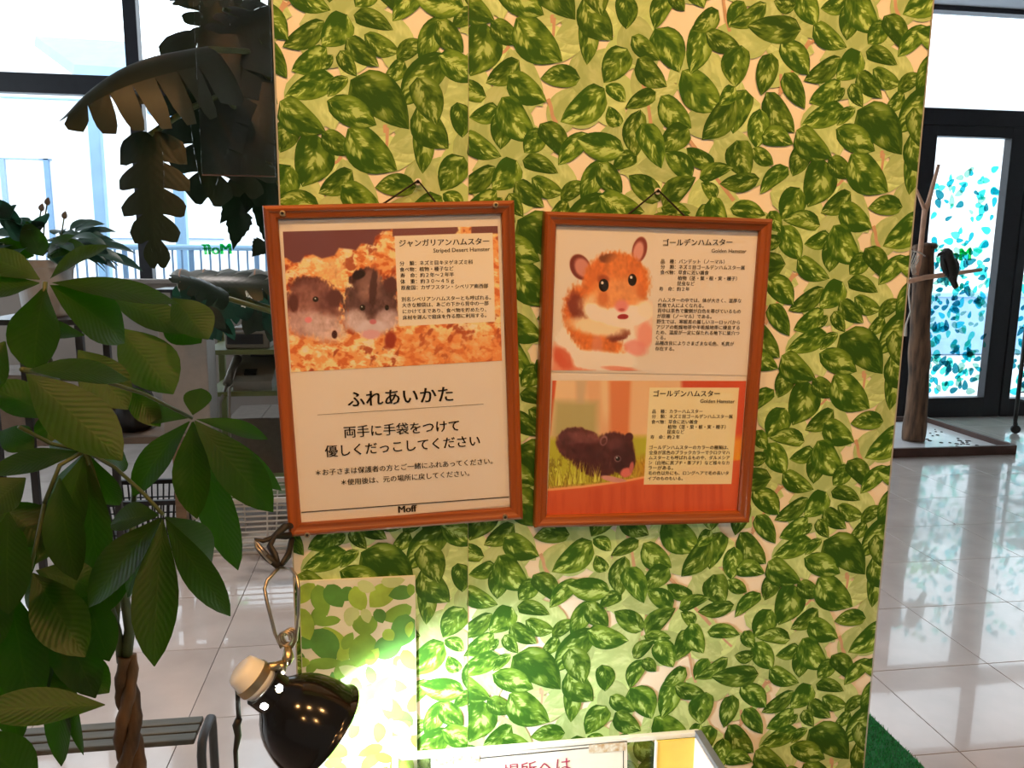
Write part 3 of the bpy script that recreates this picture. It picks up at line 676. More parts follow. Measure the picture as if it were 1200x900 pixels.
# ------------------------------------------------------------------ frames
FY = 0.020; DF = DW-FY; PAPY = -0.0095
def make_frame(name, label, cx, cz, a, nail, ends, screws):
    w = 0.3031*DF; h = w*1.3662; c = Vector((cx*DF, 0, HC+cz*DF)); ca, sa = math.cos(a), math.sin(a)
    U = Vector((ca, 0, sa)); V = Vector((-sa, 0, ca))
    root = thing(name, label, 'picture frame', c+Vector((0, -0.002, 0))-V*h/2)
    def cor(k, t, d): sx = (-1, 1, 1, -1)[k]; sz = (1, 1, -1, -1)[k]; return c+U*sx*(w/2-t)+V*sz*(h/2-t)+Vector((0, -d, 0))
    prof = [(0.0, 0.0022), (0.0, 0.0150), (0.0012, 0.0178), (0.0050, 0.0200), (0.0085, 0.0192), (0.0105, 0.0175), (0.0135, 0.0165), (0.0175, 0.0158), (0.0195, 0.0130), (0.0195, 0.0085), (0.006, 0.0085), (0.006, 0.0022)]
    prof = [(t*0.87, d) for t, d in prof]
    for k in range(4):
        q = MB(); n = len(prof)
        vs = [cor(k, t, d) for t, d in prof]+[cor((k+1) % 4, t, d) for t, d in prof]
        fs = [(i, (i+1) % n, n+(i+1) % n, n+i) for i in range(n)]+[list(range(n))[::-1], [n+i for i in range(n)]]
        q.add(vs, fs); q.build('frame_rail', M['wood_frame_v' if k % 2 else 'wood_frame_h'], root)
    q = MB(); ins = 0.0062
    vs = [cor(k, ins, 0.0030) for k in range(4)]+[cor(k, ins, 0.0080) for k in range(4)]
    q.add(vs, [(0, 1, 2, 3), (7, 6, 5, 4), (0, 4, 5, 1), (1, 5, 6, 2), (2, 6, 7, 3), (3, 7, 4, 0)]); q.build('backing_board', M['paper'], root)
    q = MB(); vs = [cor(k, 0.019, 0.0112) for k in range(4)]+[cor(k, 0.019, 0.0122) for k in range(4)]
    q.add(vs, [(0, 1, 2, 3), (7, 6, 5, 4), (0, 4, 5, 1), (1, 5, 6, 2), (2, 6, 7, 3), (3, 7, 4, 0)]); q.build('clear_sheet', M['clear'], root)
    for (x, y) in screws:
        p = P3(x, y, -0.0203); q = MB(); q.lathe([(0.0, 0.0008), (0.0019, 0.0008), (0.0019, 0.0012), (0.0036, 0.0010), (0.0042, -0.006)], p, (0, -1, 0), 16); s = q.build('corner_screw', M['screw'], root)
        q = MB(); q.lathe([(0.0, 0.0014), (0.0020, 0.0014)], p, (0, -1, 0), 10); q.build('screw_slot', M['dark_hole'], s)
    p = P3(*nail, -0.006); q = MB(); q.lathe([(0.0, 0.0), (0.0022, 0.0), (0.0024, 0.0012), (0.0045, 0.0016), (0.0045, 0.003), (0.0018, 0.0034)], p+Vector((0, 0.003, 0)), (0, -1, 0), 18)
    q.tube([p+Vector((0, 0.0065, 0)), p], 0.0012, 8); pin = q.build('wall_pin', M['white_pin'], root)
    q = MB(); q.lathe([(0.0, 0.0036), (0.0021, 0.0036)], p+Vector((0, 0.003, 0)), (0, -1, 0), 12); q.build('pin_hole', M['dark_hole'], pin)
    e0, e1 = P3(*ends[0], -0.007), P3(*ends[1], -0.007); q = MB()
    q.tube([e0+(e0-p).normalized()*0.012+Vector((0, 0.001, 0)), e0, p+Vector((0, -0.001, 0.0015)), e1, e1+(e1-p).normalized()*0.012+Vector((0, 0.001, 0))], 0.0014, 6); q.build('hanging_string', M['string'], root)
    return root
M['wood_frame_h'] = mat('frame_wood_along', alb(134, 50, 4), 0.4, var=0.3, scale=22, stretch=(0.15, 1, 4), coat=0.2)
M['wood_frame_v'] = mat('frame_wood_upright', alb(134, 50, 4), 0.4, var=0.3, scale=22, stretch=(4, 1, 0.15), coat=0.2)
frL = make_frame('picture_frame', 'tilted red-brown wooden frame with corner screws holding the two-hamster notice', 0.0037, -0.1514, 0.0393, (490, 213), [(452, 237), (508, 234)], [(331, 250), (581, 240), (360, 627), (592, 606)])
frR = make_frame('picture_frame', 'red-brown wooden frame holding the two golden hamster sheets', 0.3336, -0.1607, -0.0159, (771, 224), [(739, 249), (800, 251)], [])

def sheet_poly(name, z, quad, depth, parent, m, th=0.0004):
    A = [Vector(at(z[0]+x/z[2], z[1]+y/z[2], depth)) for x, y in quad]; B = [v+Vector((0, th, 0)) for v in A]
    q = MB(); q.add(A+B, [(0, 3, 2, 1), (4, 5, 6, 7), (0, 1, 5, 4), (1, 2, 6, 5), (2, 3, 7, 6), (3, 0, 4, 7)]); return q.build(name, m, parent)
# ---- left sheet
sheet_poly('printed_sheet', (0, 0, 1), [(326.5, 258), (586, 251), (598.5, 592), (352, 614)], PAPY+0.0005, frL, M['paper'])
cv = Canvas(ZA, [(118, 268), (1062, 243), (1081, 835), (155, 886)], 380, 250)
cv.fill((236, 150, 88))
n1 = vnoise(cv.X, cv.Y, 46, 21); n2 = vnoise(cv.X*0.6+cv.Y*0.5, cv.Y-cv.X*0.4, 26, 22); n3 = vnoise(cv.X+cv.Y*0.5, cv.Y*0.6-cv.X*0.2, 34, 23, 3)
cv.mix(np.clip((n1-0.48)*7, 0, 1)*0.8, (252, 196, 134)); cv.mix(np.clip((0.44-n2)*8, 0, 1)*0.75, (200, 92, 40)); cv.mix(np.clip((0.37-n3)*10, 0, 1)*0.7, (140, 52, 26)); cv.mix(np.clip((n2-0.60)*9, 0, 1)*0.7, (255, 214, 160))
low = np.clip((cv.Y-690)/60, 0, 1)*np.clip((cv.X-600)/60, 0, 1); cv.mix(low*0.45, (222, 122, 62))
cv.poly([(100, 255), (600, 240), (592, 262), (556, 266), (525, 290), (512, 330), (492, 322), (462, 320), (440, 350), (415, 345), (365, 340), (345, 372), (318, 380), (290, 386), (250, 368), (215, 372), (195, 402), (165, 405), (135, 384), (110, 380)], (112, 70, 66), 8)
cv.poly([(600, 240), (882, 236), (890, 262), (870, 285), (600, 290)], (118, 74, 66), 6); cv.poly([(946, 236), (1070, 236), (1070, 276), (946, 276)], (112, 70, 62), 6)
cv.ell(330, 460, 60, 75, (248, 176, 112), 30, 0.5, 0.3, 0.8, 0.2)
# two dwarf hamsters in the shavings
cv.ell(470, 470, 62, 40, (62, 36, 32), -25, 0.3, 0.2); cv.ell(235, 505, 85, 40, (96, 58, 48), 5, 0.4, 0.25)
cv.ell(250, 600, 125, 120, (128, 84, 70), 0, 0.25, 0.22, 1, 0.25); cv.ell(205, 660, 75, 70, (196, 146, 126), 0, 0.7, 0.2, 0.9, 0.15); cv.ell(300, 690, 90, 60, (204, 160, 138), 10, 0.8, 0.2, 0.9, 0.15); cv.ell(215, 560, 60, 60, (150, 100, 82), 0, 0.8, 0.2, 0.8, 0.2)
cv.ell(345, 560, 34, 40, (92, 56, 48), 0, 0.5, 0.2); cv.ell(262, 565, 13, 12, (14, 8, 10), 0, 0.3); cv.ell(260, 562, 3, 3, (220, 200, 190)); cv.ell(230, 656, 16, 13, (226, 128, 118), 0, 0.5); cv.ell(165, 580, 22, 40, (90, 54, 46), 0, 0.6, 0.2)
cv.ell(505, 590, 122, 128, (98, 72, 62), 0, 0.22, 0.25, 1, 0.3); cv.ell(500, 500, 50, 70, (150, 108, 88), 10, 0.7, 0.2, 0.8, 0.2); cv.ell(515, 520, 16, 90, (62, 42, 38), 5, 0.6, 0.2, 0.8)
cv.ell(440, 660, 58, 48, (206, 166, 146), 15, 0.7, 0.2, 0.9, 0.12); cv.ell(575, 655, 52, 46, (200, 160, 142), -10, 0.7, 0.2, 0.9, 0.12); cv.ell(508, 690, 70, 34, (214, 176, 156), 0, 0.7, 0.2, 0.9)
cv.ell(468, 602, 12, 13, (10, 6, 8), 0, 0.3); cv.ell(575, 602, 9, 12, (10, 6, 8), 0, 0.3); cv.ell(465, 598, 3, 3, (220, 200, 190)); cv.ell(514, 664, 15, 11, (196, 112, 108), 0, 0.5); cv.ell(452, 458, 30, 18, (30, 18, 18), -20, 0.4); cv.ell(590, 500, 30, 34, (86, 54, 48), 20, 0.5, 0.2)
cv.ell(505, 720, 45, 20, (216, 150, 136), 0, 0.6, 0.2); cv.ell(345, 720, 12, 18, (60, 26, 20), 0, 0.5); cv.ell(590, 745, 24, 40, (150, 60, 34), 10, 0.6, 0.2)
cv.poly([(608, 287), (1040, 273), (1051, 664), (628, 684)], (236, 200, 152), 2)
cv.build('hamster_photo', PAPY, frL, M['photo_print'])
tx = MB(); IY = PAPY-0.0004
for s_, x0, y0, x1, y1, bo in [
    ('ジャンガリアンハムスター', 630, 332, 1025, 322, .022), ('Striped Desert Hamster', 780, 360, 1028, 353, .01), ('分　類：ネズミ目キヌゲネズミ科', 632, 416, 953, 409, .016),
    ('食べ物：植物・種子など', 632, 443, 868, 438, .016), ('寿　命：約２年〜２年半', 635, 469, 870, 464, .016), ('体　重：約３０〜４５ｇ', 635, 496, 870, 491, .016), ('原産国：カザフスタン・シベリア南西部', 638, 523, 1020, 514, .016),
    ('別名シベリアンハムスターとも呼ばれる。', 640, 574, 1032, 565, .016), ('大きな頬袋は、あごの下から背中の一部', 642, 600, 1022, 590, .016), ('にかけてまであり、食べ物を貯めたり、', 645, 627, 1012, 618, .016), ('床材を運んで寝床を作る際に利用する。', 645, 654, 1012, 643, .016)]:
    ink_line(tx, s_, ZA, x0, y0, x1, y1, IY, bo)
for s_, x0, y0, x1, y1, bo in [('ふれあいかた', 405, 172, 866, 146, .02), ('両手に手袋をつけて', 388, 308, 893, 277, .014), ('優しくだっこしてください', 305, 393, 985, 343, .014), ('＊お子さまは保護者の方とご一緒にふれあってください。', 263, 477, 1040, 424, .014), ('＊使用後は、元の場所に戻してください。', 375, 519, 938, 477, .014)]:
    ink_line(tx, s_, ZB, x0, y0, x1, y1, IY, bo)
rule(tx, ZB, 270, 211, 1000, 163, 0.0005, IY); rule(tx, ZB, 200, 639, 1112, 571, 0.0012, IY)
ink_line(tx, 'Moff', ZB, 627, 641, 706, 635, IY, .04)
tx.build('printed_text', M['ink'], frL, kind='stuff')
# ---- right sheets
sheet_poly('printed_sheet', (0, 0, 1), [(652, 264), (891, 268.5), (876, 440), (646, 435.5)], PAPY+0.0005, frR, M['paper'])
sheet_poly('printed_sheet', (0, 0, 1), [(646, 438), (876, 441), (862.5, 603), (640.5, 605.5)], PAPY+0.0009, frR, M['paper'])
cv = Canvas(ZCc, [(128, 190), (590, 195), (572, 858), (104, 856)], 250, 340)
WH = (221, 184, 150); cv.fill(WH)
OR = (214, 112, 52); LO = (226, 150, 92)
cv.poly([(120, 730), (150, 760), (220, 830), (330, 856), (480, 850), (500, 870), (100, 870)], (224, 128, 92), 30, 0.9)
cv.ell(330, 720, 190, 130, (242, 208, 172), 0, 0.25, 0.1); cv.ell(270, 600, 108, 150, OR, -12, 0.28, 0.14, 1, 0.15)
cv.ell(540, 640, 50, 110, (238, 176, 140), 5, 0.5, 0.1); cv.ell(545, 690, 36, 60, (228, 134, 106), 0, 0.6, 0.1, 0.8); cv.ell(330, 735, 115, 50, OR, 8, 0.5, 0.18, 1, 0.15); cv.ell(320, 740, 26, 55, (214, 130, 100), 0, 0.8, 0.1, 0.7)
cv.ell(225, 560, 40, 70, (128, 60, 38), -15, 0.6, 0.2); cv.ell(265, 600, 55, 30, (120, 58, 38), 30, 0.6, 0.2); cv.ell(420, 690, 52, 28, (120, 60, 42), -15, 0.6, 0.2); cv.ell(320, 650, 130, 42, (236, 186, 138), 8, 0.7, 0.12)
cv.ell(500, 750, 55, 36, (226, 128, 106), 15, 0.7, 0.1, 0.8); cv.ell(330, 810, 150, 44, (244, 212, 178), 5, 0.6, 0.1); cv.ell(160, 800, 38, 60, (204, 84, 52), -35, 0.7, 0.1, 0.8); cv.ell(420, 848, 80, 12, (214, 110, 80), 5, 0.9, 0.1, 0.7)
cv.ell(240, 372, 46, 62, (112, 52, 40), -25, 0.2); cv.ell(250, 375, 34, 48, (204, 128, 104), -25, 0.5, 0.05); cv.ell(518, 290, 34, 60, (128, 62, 48), 12, 0.2); cv.ell(512, 300, 24, 48, (214, 138, 112), 12, 0.5)
cv.ell(408, 450, 158, 150, OR, -8, 0.2, 0.1, 1, 0.14); cv.ell(395, 560, 150, 78, (236, 180, 130), 4, 0.5, 0.1, 1, 0.06); cv.ell(415, 500, 110, 90, (224, 138, 82), 0, 0.7, 0.1, 1, 0.08)
cv.ell(450, 600, 105, 48, (246, 220, 186), -4, 0.5, 0.08); cv.ell(315, 585, 60, 36, (244, 212, 172), 20, 0.7, 0.1); cv.ell(540, 575, 40, 42, (240, 196, 152), 0, 0.7, 0.1); cv.ell(370, 330, 44, 20, (104, 66, 44), -10, 0.7, 0.2, 0.85); cv.ell(415, 370, 55, 60, (212, 118, 58), 0, 0.8, 0.1, 0.8, 0.12)
cv.ell(345, 520, 24, 40, (190, 92, 44), 12, 0.9, 0.1, 0.5); cv.ell(525, 485, 20, 34, (196, 98, 48), 0, 0.9, 0.1, 0.5); cv.ell(348, 430, 26, 22, (150, 72, 40), 0, 0.8, 0, .8)
cv.ell(350, 457, 23, 30, (18, 8, 8), 0, 0.15); cv.ell(484, 432, 20, 28, (18, 8, 8), 0, 0.15); cv.ell(343, 446, 6, 7, (235, 220, 210)); cv.ell(479, 420, 6, 7, (235, 220, 210)); cv.ell(434, 556, 32, 30, (222, 128, 108), 0, 0.9); cv.ell(434, 572, 14, 7, (170, 70, 64), 0, 0.9, 0, 0.7); cv.ell(440, 605, 26, 13, (156, 44, 44), -4, 0.4); cv.ell(430, 628, 40, 12, (240, 206, 170), 0, 0.8)
cv.build('hamster_photo', PAPY, frR, M['photo_print'])
cv = Canvas(ZD, [(110, 64), (1018, 66), (972, 692), (82, 700)], 330, 230)
cv.fill((222, 158, 110)); g = vnoise(cv.X, cv.Y*0.15, 60, 31, 2); cv.mix(np.clip((g-0.4)*4, 0, 1)*0.5, (236, 190, 140))
cv.poly([(100, 60), (128, 60), (100, 320), (88, 320)], (200, 90, 52), 8); cv.poly([(120, 160), (320, 165), (318, 330), (110, 330)], (172, 152, 96), 40, 0.9); cv.poly([(220, 60), (270, 60), (255, 170), (225, 170)], (190, 160, 120), 20, 0.6)
cv.poly([(375, 60), (480, 60), (470, 340), (380, 340)], (214, 122, 74), 26, 0.95); cv.poly([(480, 60), (620, 60), (600, 330), (470, 330)], (228, 168, 118), 24, 0.9); cv.poly([(600, 55), (720, 55), (715, 100), (600, 95)], (226, 168, 120), 14); cv.poly([(715, 55), (1030, 55), (1020, 120), (715, 110)], (204, 84, 50), 20); cv.poly([(960, 60), (1030, 60), (1000, 460), (930, 460)], (206, 84, 48), 24)
cv.poly([(90, 335), (600, 325), (600, 560), (80, 560)], (176, 160, 48), 30); gr = vnoise(cv.X*3.0, cv.Y*0.7, 24, 35, 3); gm = np.clip((cv.Y-400)/40, 0, 1)*np.clip((gr-0.45)*6, 0, 1); cv.mix(gm*0.8, (104, 92, 22)); cv.mix(np.clip((cv.Y-395)/40, 0, 1)*np.clip((gr-0.62)*9, 0, 1)*0.8, (222, 196, 82))
og = np.clip((cv.X-440)/100, 0, 1)*np.clip((cv.Y-400)/60, 0, 1); cv.mix(og*0.55, (206, 116, 32)); cv.mix(np.clip((cv.Y-510)/50, 0, 1)*0.35, (178, 112, 40))
cv.poly([(930, 330), (1010, 330), (1000, 450), (925, 445)], (232, 150, 40), 40, 0.8)
cv.poly([(70, 578), (250, 562), (450, 535), (560, 515), (760, 470), (1030, 430), (1030, 720), (60, 720)], (206, 92, 50), 5); wg = vnoise(cv.X, cv.Y*0.1, 20, 37, 3); bm_ = np.clip((cv.Y-(590-0.13*(cv.X-80)))/20, 0, 1); cv.mix(bm_*np.clip((wg-0.45)*4, 0, 1)*0.5, (184, 74, 40))
cv.poly([(70, 572), (250, 556), (450, 529), (560, 508), (560, 518), (450, 540), (250, 567), (70, 583)], (232, 150, 92), 4)
DK = (84, 46, 40)
cv.ell(235, 365, 110, 80, DK, 12, 0.16, 0.10, 1, 0.35); cv.ell(310, 430, 115, 85, (72, 38, 34), 20, 0.18, 0.10, 1, 0.3); cv.ell(400, 395, 95, 90, (80, 44, 38), 15, 0.18, 0.08, 1, 0.3); cv.ell(440, 430, 58, 80, (66, 36, 34), -10, 0.2, 0.08, 1, 0.25)
cv.ell(468, 330, 20, 22, (76, 40, 36), 20, 0.3); cv.ell(350, 345, 17, 24, (150, 108, 92), 20, 0.4); cv.ell(350, 348, 11, 17, (84, 48, 42), 20, 0.4); cv.ell(260, 330, 80, 26, (124, 78, 66), 8, 0.8, 0.15, 0.7, 0.2); cv.ell(400, 360, 40, 26, (112, 68, 58), 0, 0.9, 0.1, 0.6)
cv.ell(415, 430, 15, 15, (150, 110, 92), 0, 0.4); cv.ell(416, 430, 11, 11, (12, 8, 10), 0, 0.3); cv.ell(412, 426, 3, 3, (220, 200, 190)); cv.ell(455, 495, 28, 22, (214, 110, 92), -20, 0.6, 0.1); cv.ell(480, 470, 10, 26, (190, 100, 84), 10, 0.6); cv.ell(385, 525, 50, 13, (206, 136, 112), 12, 0.4, 0.1); cv.ell(430, 530, 26, 8, (200, 130, 108), 10, 0.5)
for k in range(60):
    rr = random.Random(k); gx = 100+rr.random()*230; gy = 560-0.1*(gx-100); hh = 50+rr.random()*85*(1-abs(gx-200)/190); tl = rr.uniform(-26, 26)
    cv.poly([(gx-3, gy), (gx+3, gy), (gx+tl, gy-hh)], rr.choice(((168, 150, 44), (206, 182, 70), (132, 116, 30), (226, 196, 88))), 3)
cv.poly([(565, 96), (985, 97), (948, 549), (537, 552)], (236, 194, 140), 2, 0.92)
cv.build('hamster_photo', PAPY+0.0003, frR, M['photo_print'])
tx = MB()
for s_, x0, y0, x1, y1, bo in [
    ('ゴールデンハムスター', 628, 270, 952, 268, .022), ('Golden Hamster', 855, 304, 1018, 306, .009), ('品　種：バンデット（ノーマル）', 618, 353, 916, 355, .014), ('分　類：ネズミ目ゴールデンハムスター属', 617, 379, 1010, 383, .014), ('食べ物：草食に近い雑食', 615, 404, 842, 407, .014),
    ('植物（茎・葉・根・実・種子）', 697, 432, 974, 434, .014), ('昆虫など', 695, 457, 775, 458, .014), ('寿　命：約２年', 610, 482, 752, 483, .014), ('ハムスターの中では、体が大きく、温厚な', 605, 534, 995, 538, .014), ('性格で人によくなれる。', 603, 559, 818, 561, .014),
    ('背中は茶色で腹側が白色を帯びているもの', 602, 584, 992, 588, .014), ('が原種（ノーマル）である。', 600, 609, 855, 612, .014), ('野生では、寒暖差の厳しいヨーロッパから', 598, 635, 988, 639, .014), ('アジアの乾燥地帯や半乾燥地帯に棲息する', 597, 661, 987, 664, .014), ('ため、温度が一定に保たれる地下に巣穴つ', 595, 686, 985, 690, .014), ('くる。', 594, 711, 640, 711, .014), ('品種改良によりさまざまな毛色、毛質が', 592, 736, 960, 740, .014), ('存在する。', 591, 762, 680, 763, .014)]:
    ink_line(tx, s_, ZCc, x0, y0, x1, y1, IY, bo)
for s_, x0, y0, x1, y1, bo in [
    ('ゴールデンハムスター', 583, 137, 893, 137, .022), ('Golden Hamster', 802, 168, 963, 170, .009), ('品　種：カラーハムスター', 577, 216, 813, 216, .014), ('分　類：ネズミ目ゴールデンハムスター属', 575, 240, 953, 240, .014), ('食べ物：草食に近い雑食', 573, 265, 790, 265, .014), ('植物（茎・葉・根・実・種子）', 650, 289, 921, 289, .014), ('昆虫など', 648, 312, 727, 312, .014), ('寿　命：約２年', 568, 336, 706, 336, .014),
    ('ゴールデンハムスターのカラーの種類は、', 563, 385, 934, 385, .014), ('全身が黒色のブラックカラーでクロクマハ', 562, 409, 940, 409, .014), ('ムスターとも呼ばれるものや、ダルメシア', 561, 433, 940, 433, .014), ('ン（白地に黒ブチ・茶ブチ）など様々なカ', 560, 457, 938, 457, .014), ('ラーがある。', 559, 481, 674, 481, .014), ('毛の色以外にも、ロングヘアで毛の長いタ', 558, 505, 935, 505, .014), ('イプのものもいる。', 557, 530, 720, 530, .014)]:
    ink_line(tx, s_, ZD, x0, y0, x1, y1, IY, bo)
tx.build('printed_text', M['ink'], frR, kind='stuff')
# ------------------------------------------------------------------ warm ceiling spotlights over and behind the viewer
M['black_metal'] = mat('black_painted_metal', (0.012, 0.012, 0.012), 0.4, var=0.1, scale=30)
M['spot_glow'] = emis('warm_lamp_glow', SPOT_COL, 25.0)
def spot(x, y, tx, ty, tz, lab, k=1.0, col=SPOT_COL, deg=95):
    z = 3.16; root = thing('ceiling_spotlight', lab, 'spotlight', (x, y, ZC), 'warm spotlights on the ceiling')
    d = (Vector((tx, ty, tz))-Vector((x, y, z))).normalized()
    q = MB(); q.tube([(x, y, ZC), (x, y, z+0.03)], 0.012, 8); q.lathe([(0.0, -0.012), (0.05, -0.012), (0.05, 0.0)], (x, y, ZC), (0, 0, -1), 20); q.build('stem', M['black_metal'], root)
    q = MB(); q.lathe([(0.0, -0.07), (0.045, -0.07), (0.05, -0.05), (0.05, 0.075), (0.045, 0.075), (0.045, 0.05)], (x, y, z), d, 24); q.build('lamp_can', M['black_metal'], root, smooth=False)
    q = MB(); q.lathe([(0.0, 0.05), (0.045, 0.05)], (x, y, z), d, 24); q.build('lens', M['spot_glow'], root)
    L = bpy.data.lights.new('warm_spot', 'SPOT'); L.energy = SPOT_W*k; L.color = col; L.spot_size = math.radians(deg); L.spot_blend = 0.8; L.shadow_soft_size = 0.045
    lo = bpy.data.objects.new('warm_spot', L); COL.objects.link(lo); lo.parent = root
    lo.location = Vector((x, y, z))+d*0.09-wloc(root); lo.rotation_euler = d.to_track_quat('-Z', 'Y').to_euler()
spot(-0.7, -1.35, 0.1, 0, 1.75, 'black ceiling spotlight nearest the left wall', 1.15, SPOT_COL, 74)
spot(0.35, -1.45, 0.3, 0, 1.75, 'black ceiling spotlight straight behind the viewer', 1.15, SPOT_COL, 74)
spot(1.4, -1.35, 0.5, 0, 1.8, 'black ceiling spotlight behind the viewer on the right', 1.0, SPOT_COL, 70)
spot(-0.3, -3.2, 0.2, 0, 1.0, 'black ceiling spotlight far back on the left')
spot(1.1, -3.2, 0.4, 0, 1.0, 'black ceiling spotlight far back on the right')
spot(2.3, 0.9, 2.3, 1.0, 0.0, 'black ceiling spotlight added to warm the open floor on the right', 0.45, (1.0, 0.72, 0.55))  # added fill lamp, unseen, warms the floor on the right
spot(-1.0, 1.6, -0.9, 1.6, 0.0, 'black ceiling spotlight added to brighten the floor behind the plants', 2.2, (1.0, 0.90, 0.84), 62)  # added unseen lamp, narrow cone to lift the dim left floor
# ------------------------------------------------------------------ clamp lamp at the left edge of the papered wall
M['enamel'] = mat('black_enamel', (0.006, 0.006, 0.007), 0.14, spec=0.5, coat=0.0, var=0.1)
M['enamel_in'] = mat('white_enamel_inside', (0.85, 0.86, 0.84), 0.4)
M['ceramic'] = mat('cream_ceramic', alb(226, 184, 132), 0.35, var=0.05, scale=20)
M['brass'] = mat('dull_brass', (0.50, 0.40, 0.24), 0.3, metal=1.0, var=0.1)
M['steel'] = mat('bent_steel_wire', (0.52, 0.46, 0.38), 0.28, metal=1.0, var=0.1)
M['rubber'] = mat('black_rubber', (0.012, 0.012, 0.012), 0.55)
M['bulb'] = emis('white_bulb_glow', (0.93, 1.0, 0.96), BULB)
LY = -0.14; k = mpp(LY)
Lc = P3(322, 815, LY); ax = (Rv*0.69 - Uv*0.72); ax = Vector(ax)+Vector(Fv)*0.30; ax.normalize()
lamp = thing('clamp_lamp', 'black enamel clamp lamp with cream ceramic socket hung on the wall edge', 'lamp', Lc)
prof_o = [(24, -3), (30, 4), (38, 11), (45.5, 20), (51.5, 31), (56, 43), (59, 54), (60.5, 64), (61, 70), (62.5, 73.5), (65.5, 76), (66.5, 78), (65, 78.5)]
prof = [(r*k, d*k) for r, d in prof_o]+[((r-1.6)*k, (d+1.0)*k) for r, d in prof_o[::-1][2:]]
q = MB(); q.lathe([p for p in prof[:len(prof_o)]], Lc, ax, 64); shade = q.build('shade', M['enamel'], lamp, smooth=True)
q = MB(); q.lathe(prof[len(prof_o)-1:], Lc, ax, 64); q.build('shade_lining', M['enamel_in'], shade, smooth=True)
# collar with round vent holes
u = ax.cross(Vector((0, 0, 1))).normalized(); w = ax.cross(u); cr_ = 25.5*k
hc = [Lc+ax*(-9*k)+(u*math.cos(t)+w*math.sin(t))*cr_ for t in [math.pi*2*i/6+0.28 for i in range(6)]]
q = MB(); q.lathe([(cr_, (-20+i)*k) for i in range(20)], Lc, ax, 120, hole=lambda p: any((p-h).length < 4.6*k for h in hc))
q.lathe([(15*k, -20*k), (cr_, -20*k)], Lc, ax, 60); q.build('collar', M['enamel'], lamp, smooth=True)
q = MB(); q.lathe([(0.0, -58*k), (12*k, -58*k), (19*k, -55*k), (20.5*k, -50*k), (23.0*k, -37*k), (23.5*k, -28*k), (21*k, -20*k), (0.001, -20*k)], Lc, ax, 48); soc = q.build('socket', M['ceramic'], lamp, smooth=True)
q = MB(); q.lathe([(22.9*k, -39*k), (24.1*k, -39*k), (24.6*k, -29*k), (23.4*k, -29*k)], Lc, ax, 48); q.build('metal_band', M['brass'], soc, smooth=False)
q = MB(); q.lathe([(9*k, -20*k), (9*k, 6*k)], Lc, ax, 24); q.build('bulb_cap', M['brass'], lamp)
q = MB(); q.lathe([(9*k, 6*k), (14*k, 12*k), (22*k, 22*k), (26*k, 34*k), (24*k, 46*k), (15*k, 55*k), (0.0001, 58*k)], Lc, ax, 32); q.build('bulb', M['bulb'], lamp, smooth=True)
# swivel joint, spring coil, bent wire loop and clamp
def pp(x, y, d=0.0): return P3(x, y, LY+0.04+d)
q = MB(); a0 = Lc-ax*33*k+Vector(Rv)*17*k+Vector(Uv)*15*k; q.tube([a0, P3(334, 778, -0.125)], 0.0055, 10); q.lathe([(0, -0.006), (0.007, -0.006), (0.007, 0.006), (0, 0.006)], P3(329, 782, -0.13), (0, 1, 0), 16)
q.tube([P3(334, 778, -0.125), P3(338, 770, -0.12), P3(337, 757, -0.115)], [0.006, 0.0075, 0.004], 12); q.build('swivel_joint', M['brass'], lamp, smooth=True)
q = MB(); pts = []
for i in range(61):
    t = i/60*2*math.pi*3.5; c = P3(333+8*(i/60), 747, -0.112); pts.append(c+Vector((math.cos(t)*0.0075, (i/60-0.5)*0.012, math.sin(t)*0.0095)))
q.tube(pts, 0.0016, 6); q.build('spring_coil', M['steel'], lamp, smooth=True)
q = MB(); yw = -0.09
q.tube([P3(330, 759, yw-.02), P3(322, 742, yw-.015), P3(313, 706, yw-.01), P3(310, 690, yw), P3(313, 680, yw+.005), P3(327, 665, yw+.02)], 0.0022, 8)
q.tube([P3(341, 759, yw-.02), P3(347, 750, yw-.02), P3(350, 720, yw-.02), P3(350, 690, yw-.02), P3(348, 676, yw-.01), P3(341, 667, yw), P3(327, 665, yw+.02)], 0.0022, 8); q.build('wire_loop', M['steel'], lamp, smooth=True)
q = MB(); q.tube([P3(327, 665, -0.07), P3(312, 652, -0.062), P3(302, 640, -0.055), P3(300, 632, -0.05), P3(308, 634, -0.05), P3(320, 630, -0.04), P3(334, 617, -0.03), P3(341, 616, -0.02)], [0.003, 0.004, 0.0035, 0.0025, 0.0025, 0.003, 0.004, 0.0035], 8, sq=1.4)
q.build('clamp_jaw', M['rubber'], lamp, smooth=True)
q = MB(); q.tube([P3(327, 665, -0.068), P3(322, 650, -0.06), P3(316, 640, -0.05), P3(322, 628, -0.04), P3(336, 628, -0.025), P3(343, 626, -0.008)], [0.003, 0.004, 0.004, 0.0035, 0.004, 0.004], 8, sq=1.4); q.tube([P3(330, 662, -0.068), P3(338, 650, -0.05), P3(341, 636, -0.02), P3(342, 633, -0.008)], [0.003, 0.004, 0.004, 0.004], 8, sq=1.4)
q.build('clamp_jaw', M['rubber'], lamp, smooth=True)
q = MB(); q.tube([P3(312, 650, -0.07), P3(303, 638, -0.062), P3(299, 634, -0.06), P3(300, 641, -0.064), P3(318, 660, -0.074)], 0.0018, 6); q.build('clamp_spring', M['steel'], lamp, smooth=True)
q = MB(); q.tube([Lc-ax*54*k, P3(283, 784, LY), P3(278, 793, LY), P3(279, 830, LY), P3(280, 842, LY)], 0.0028, 8)
q.tube([P3(280, 842, LY), P3(277, 850, LY), P3(279, 862, LY), P3(276, 880, LY), P3(277, 905, LY), P3(280, 1000, LY+.05)], [0.0042, 0.005, 0.0042, 0.003, 0.0026, 0.0026], 8)
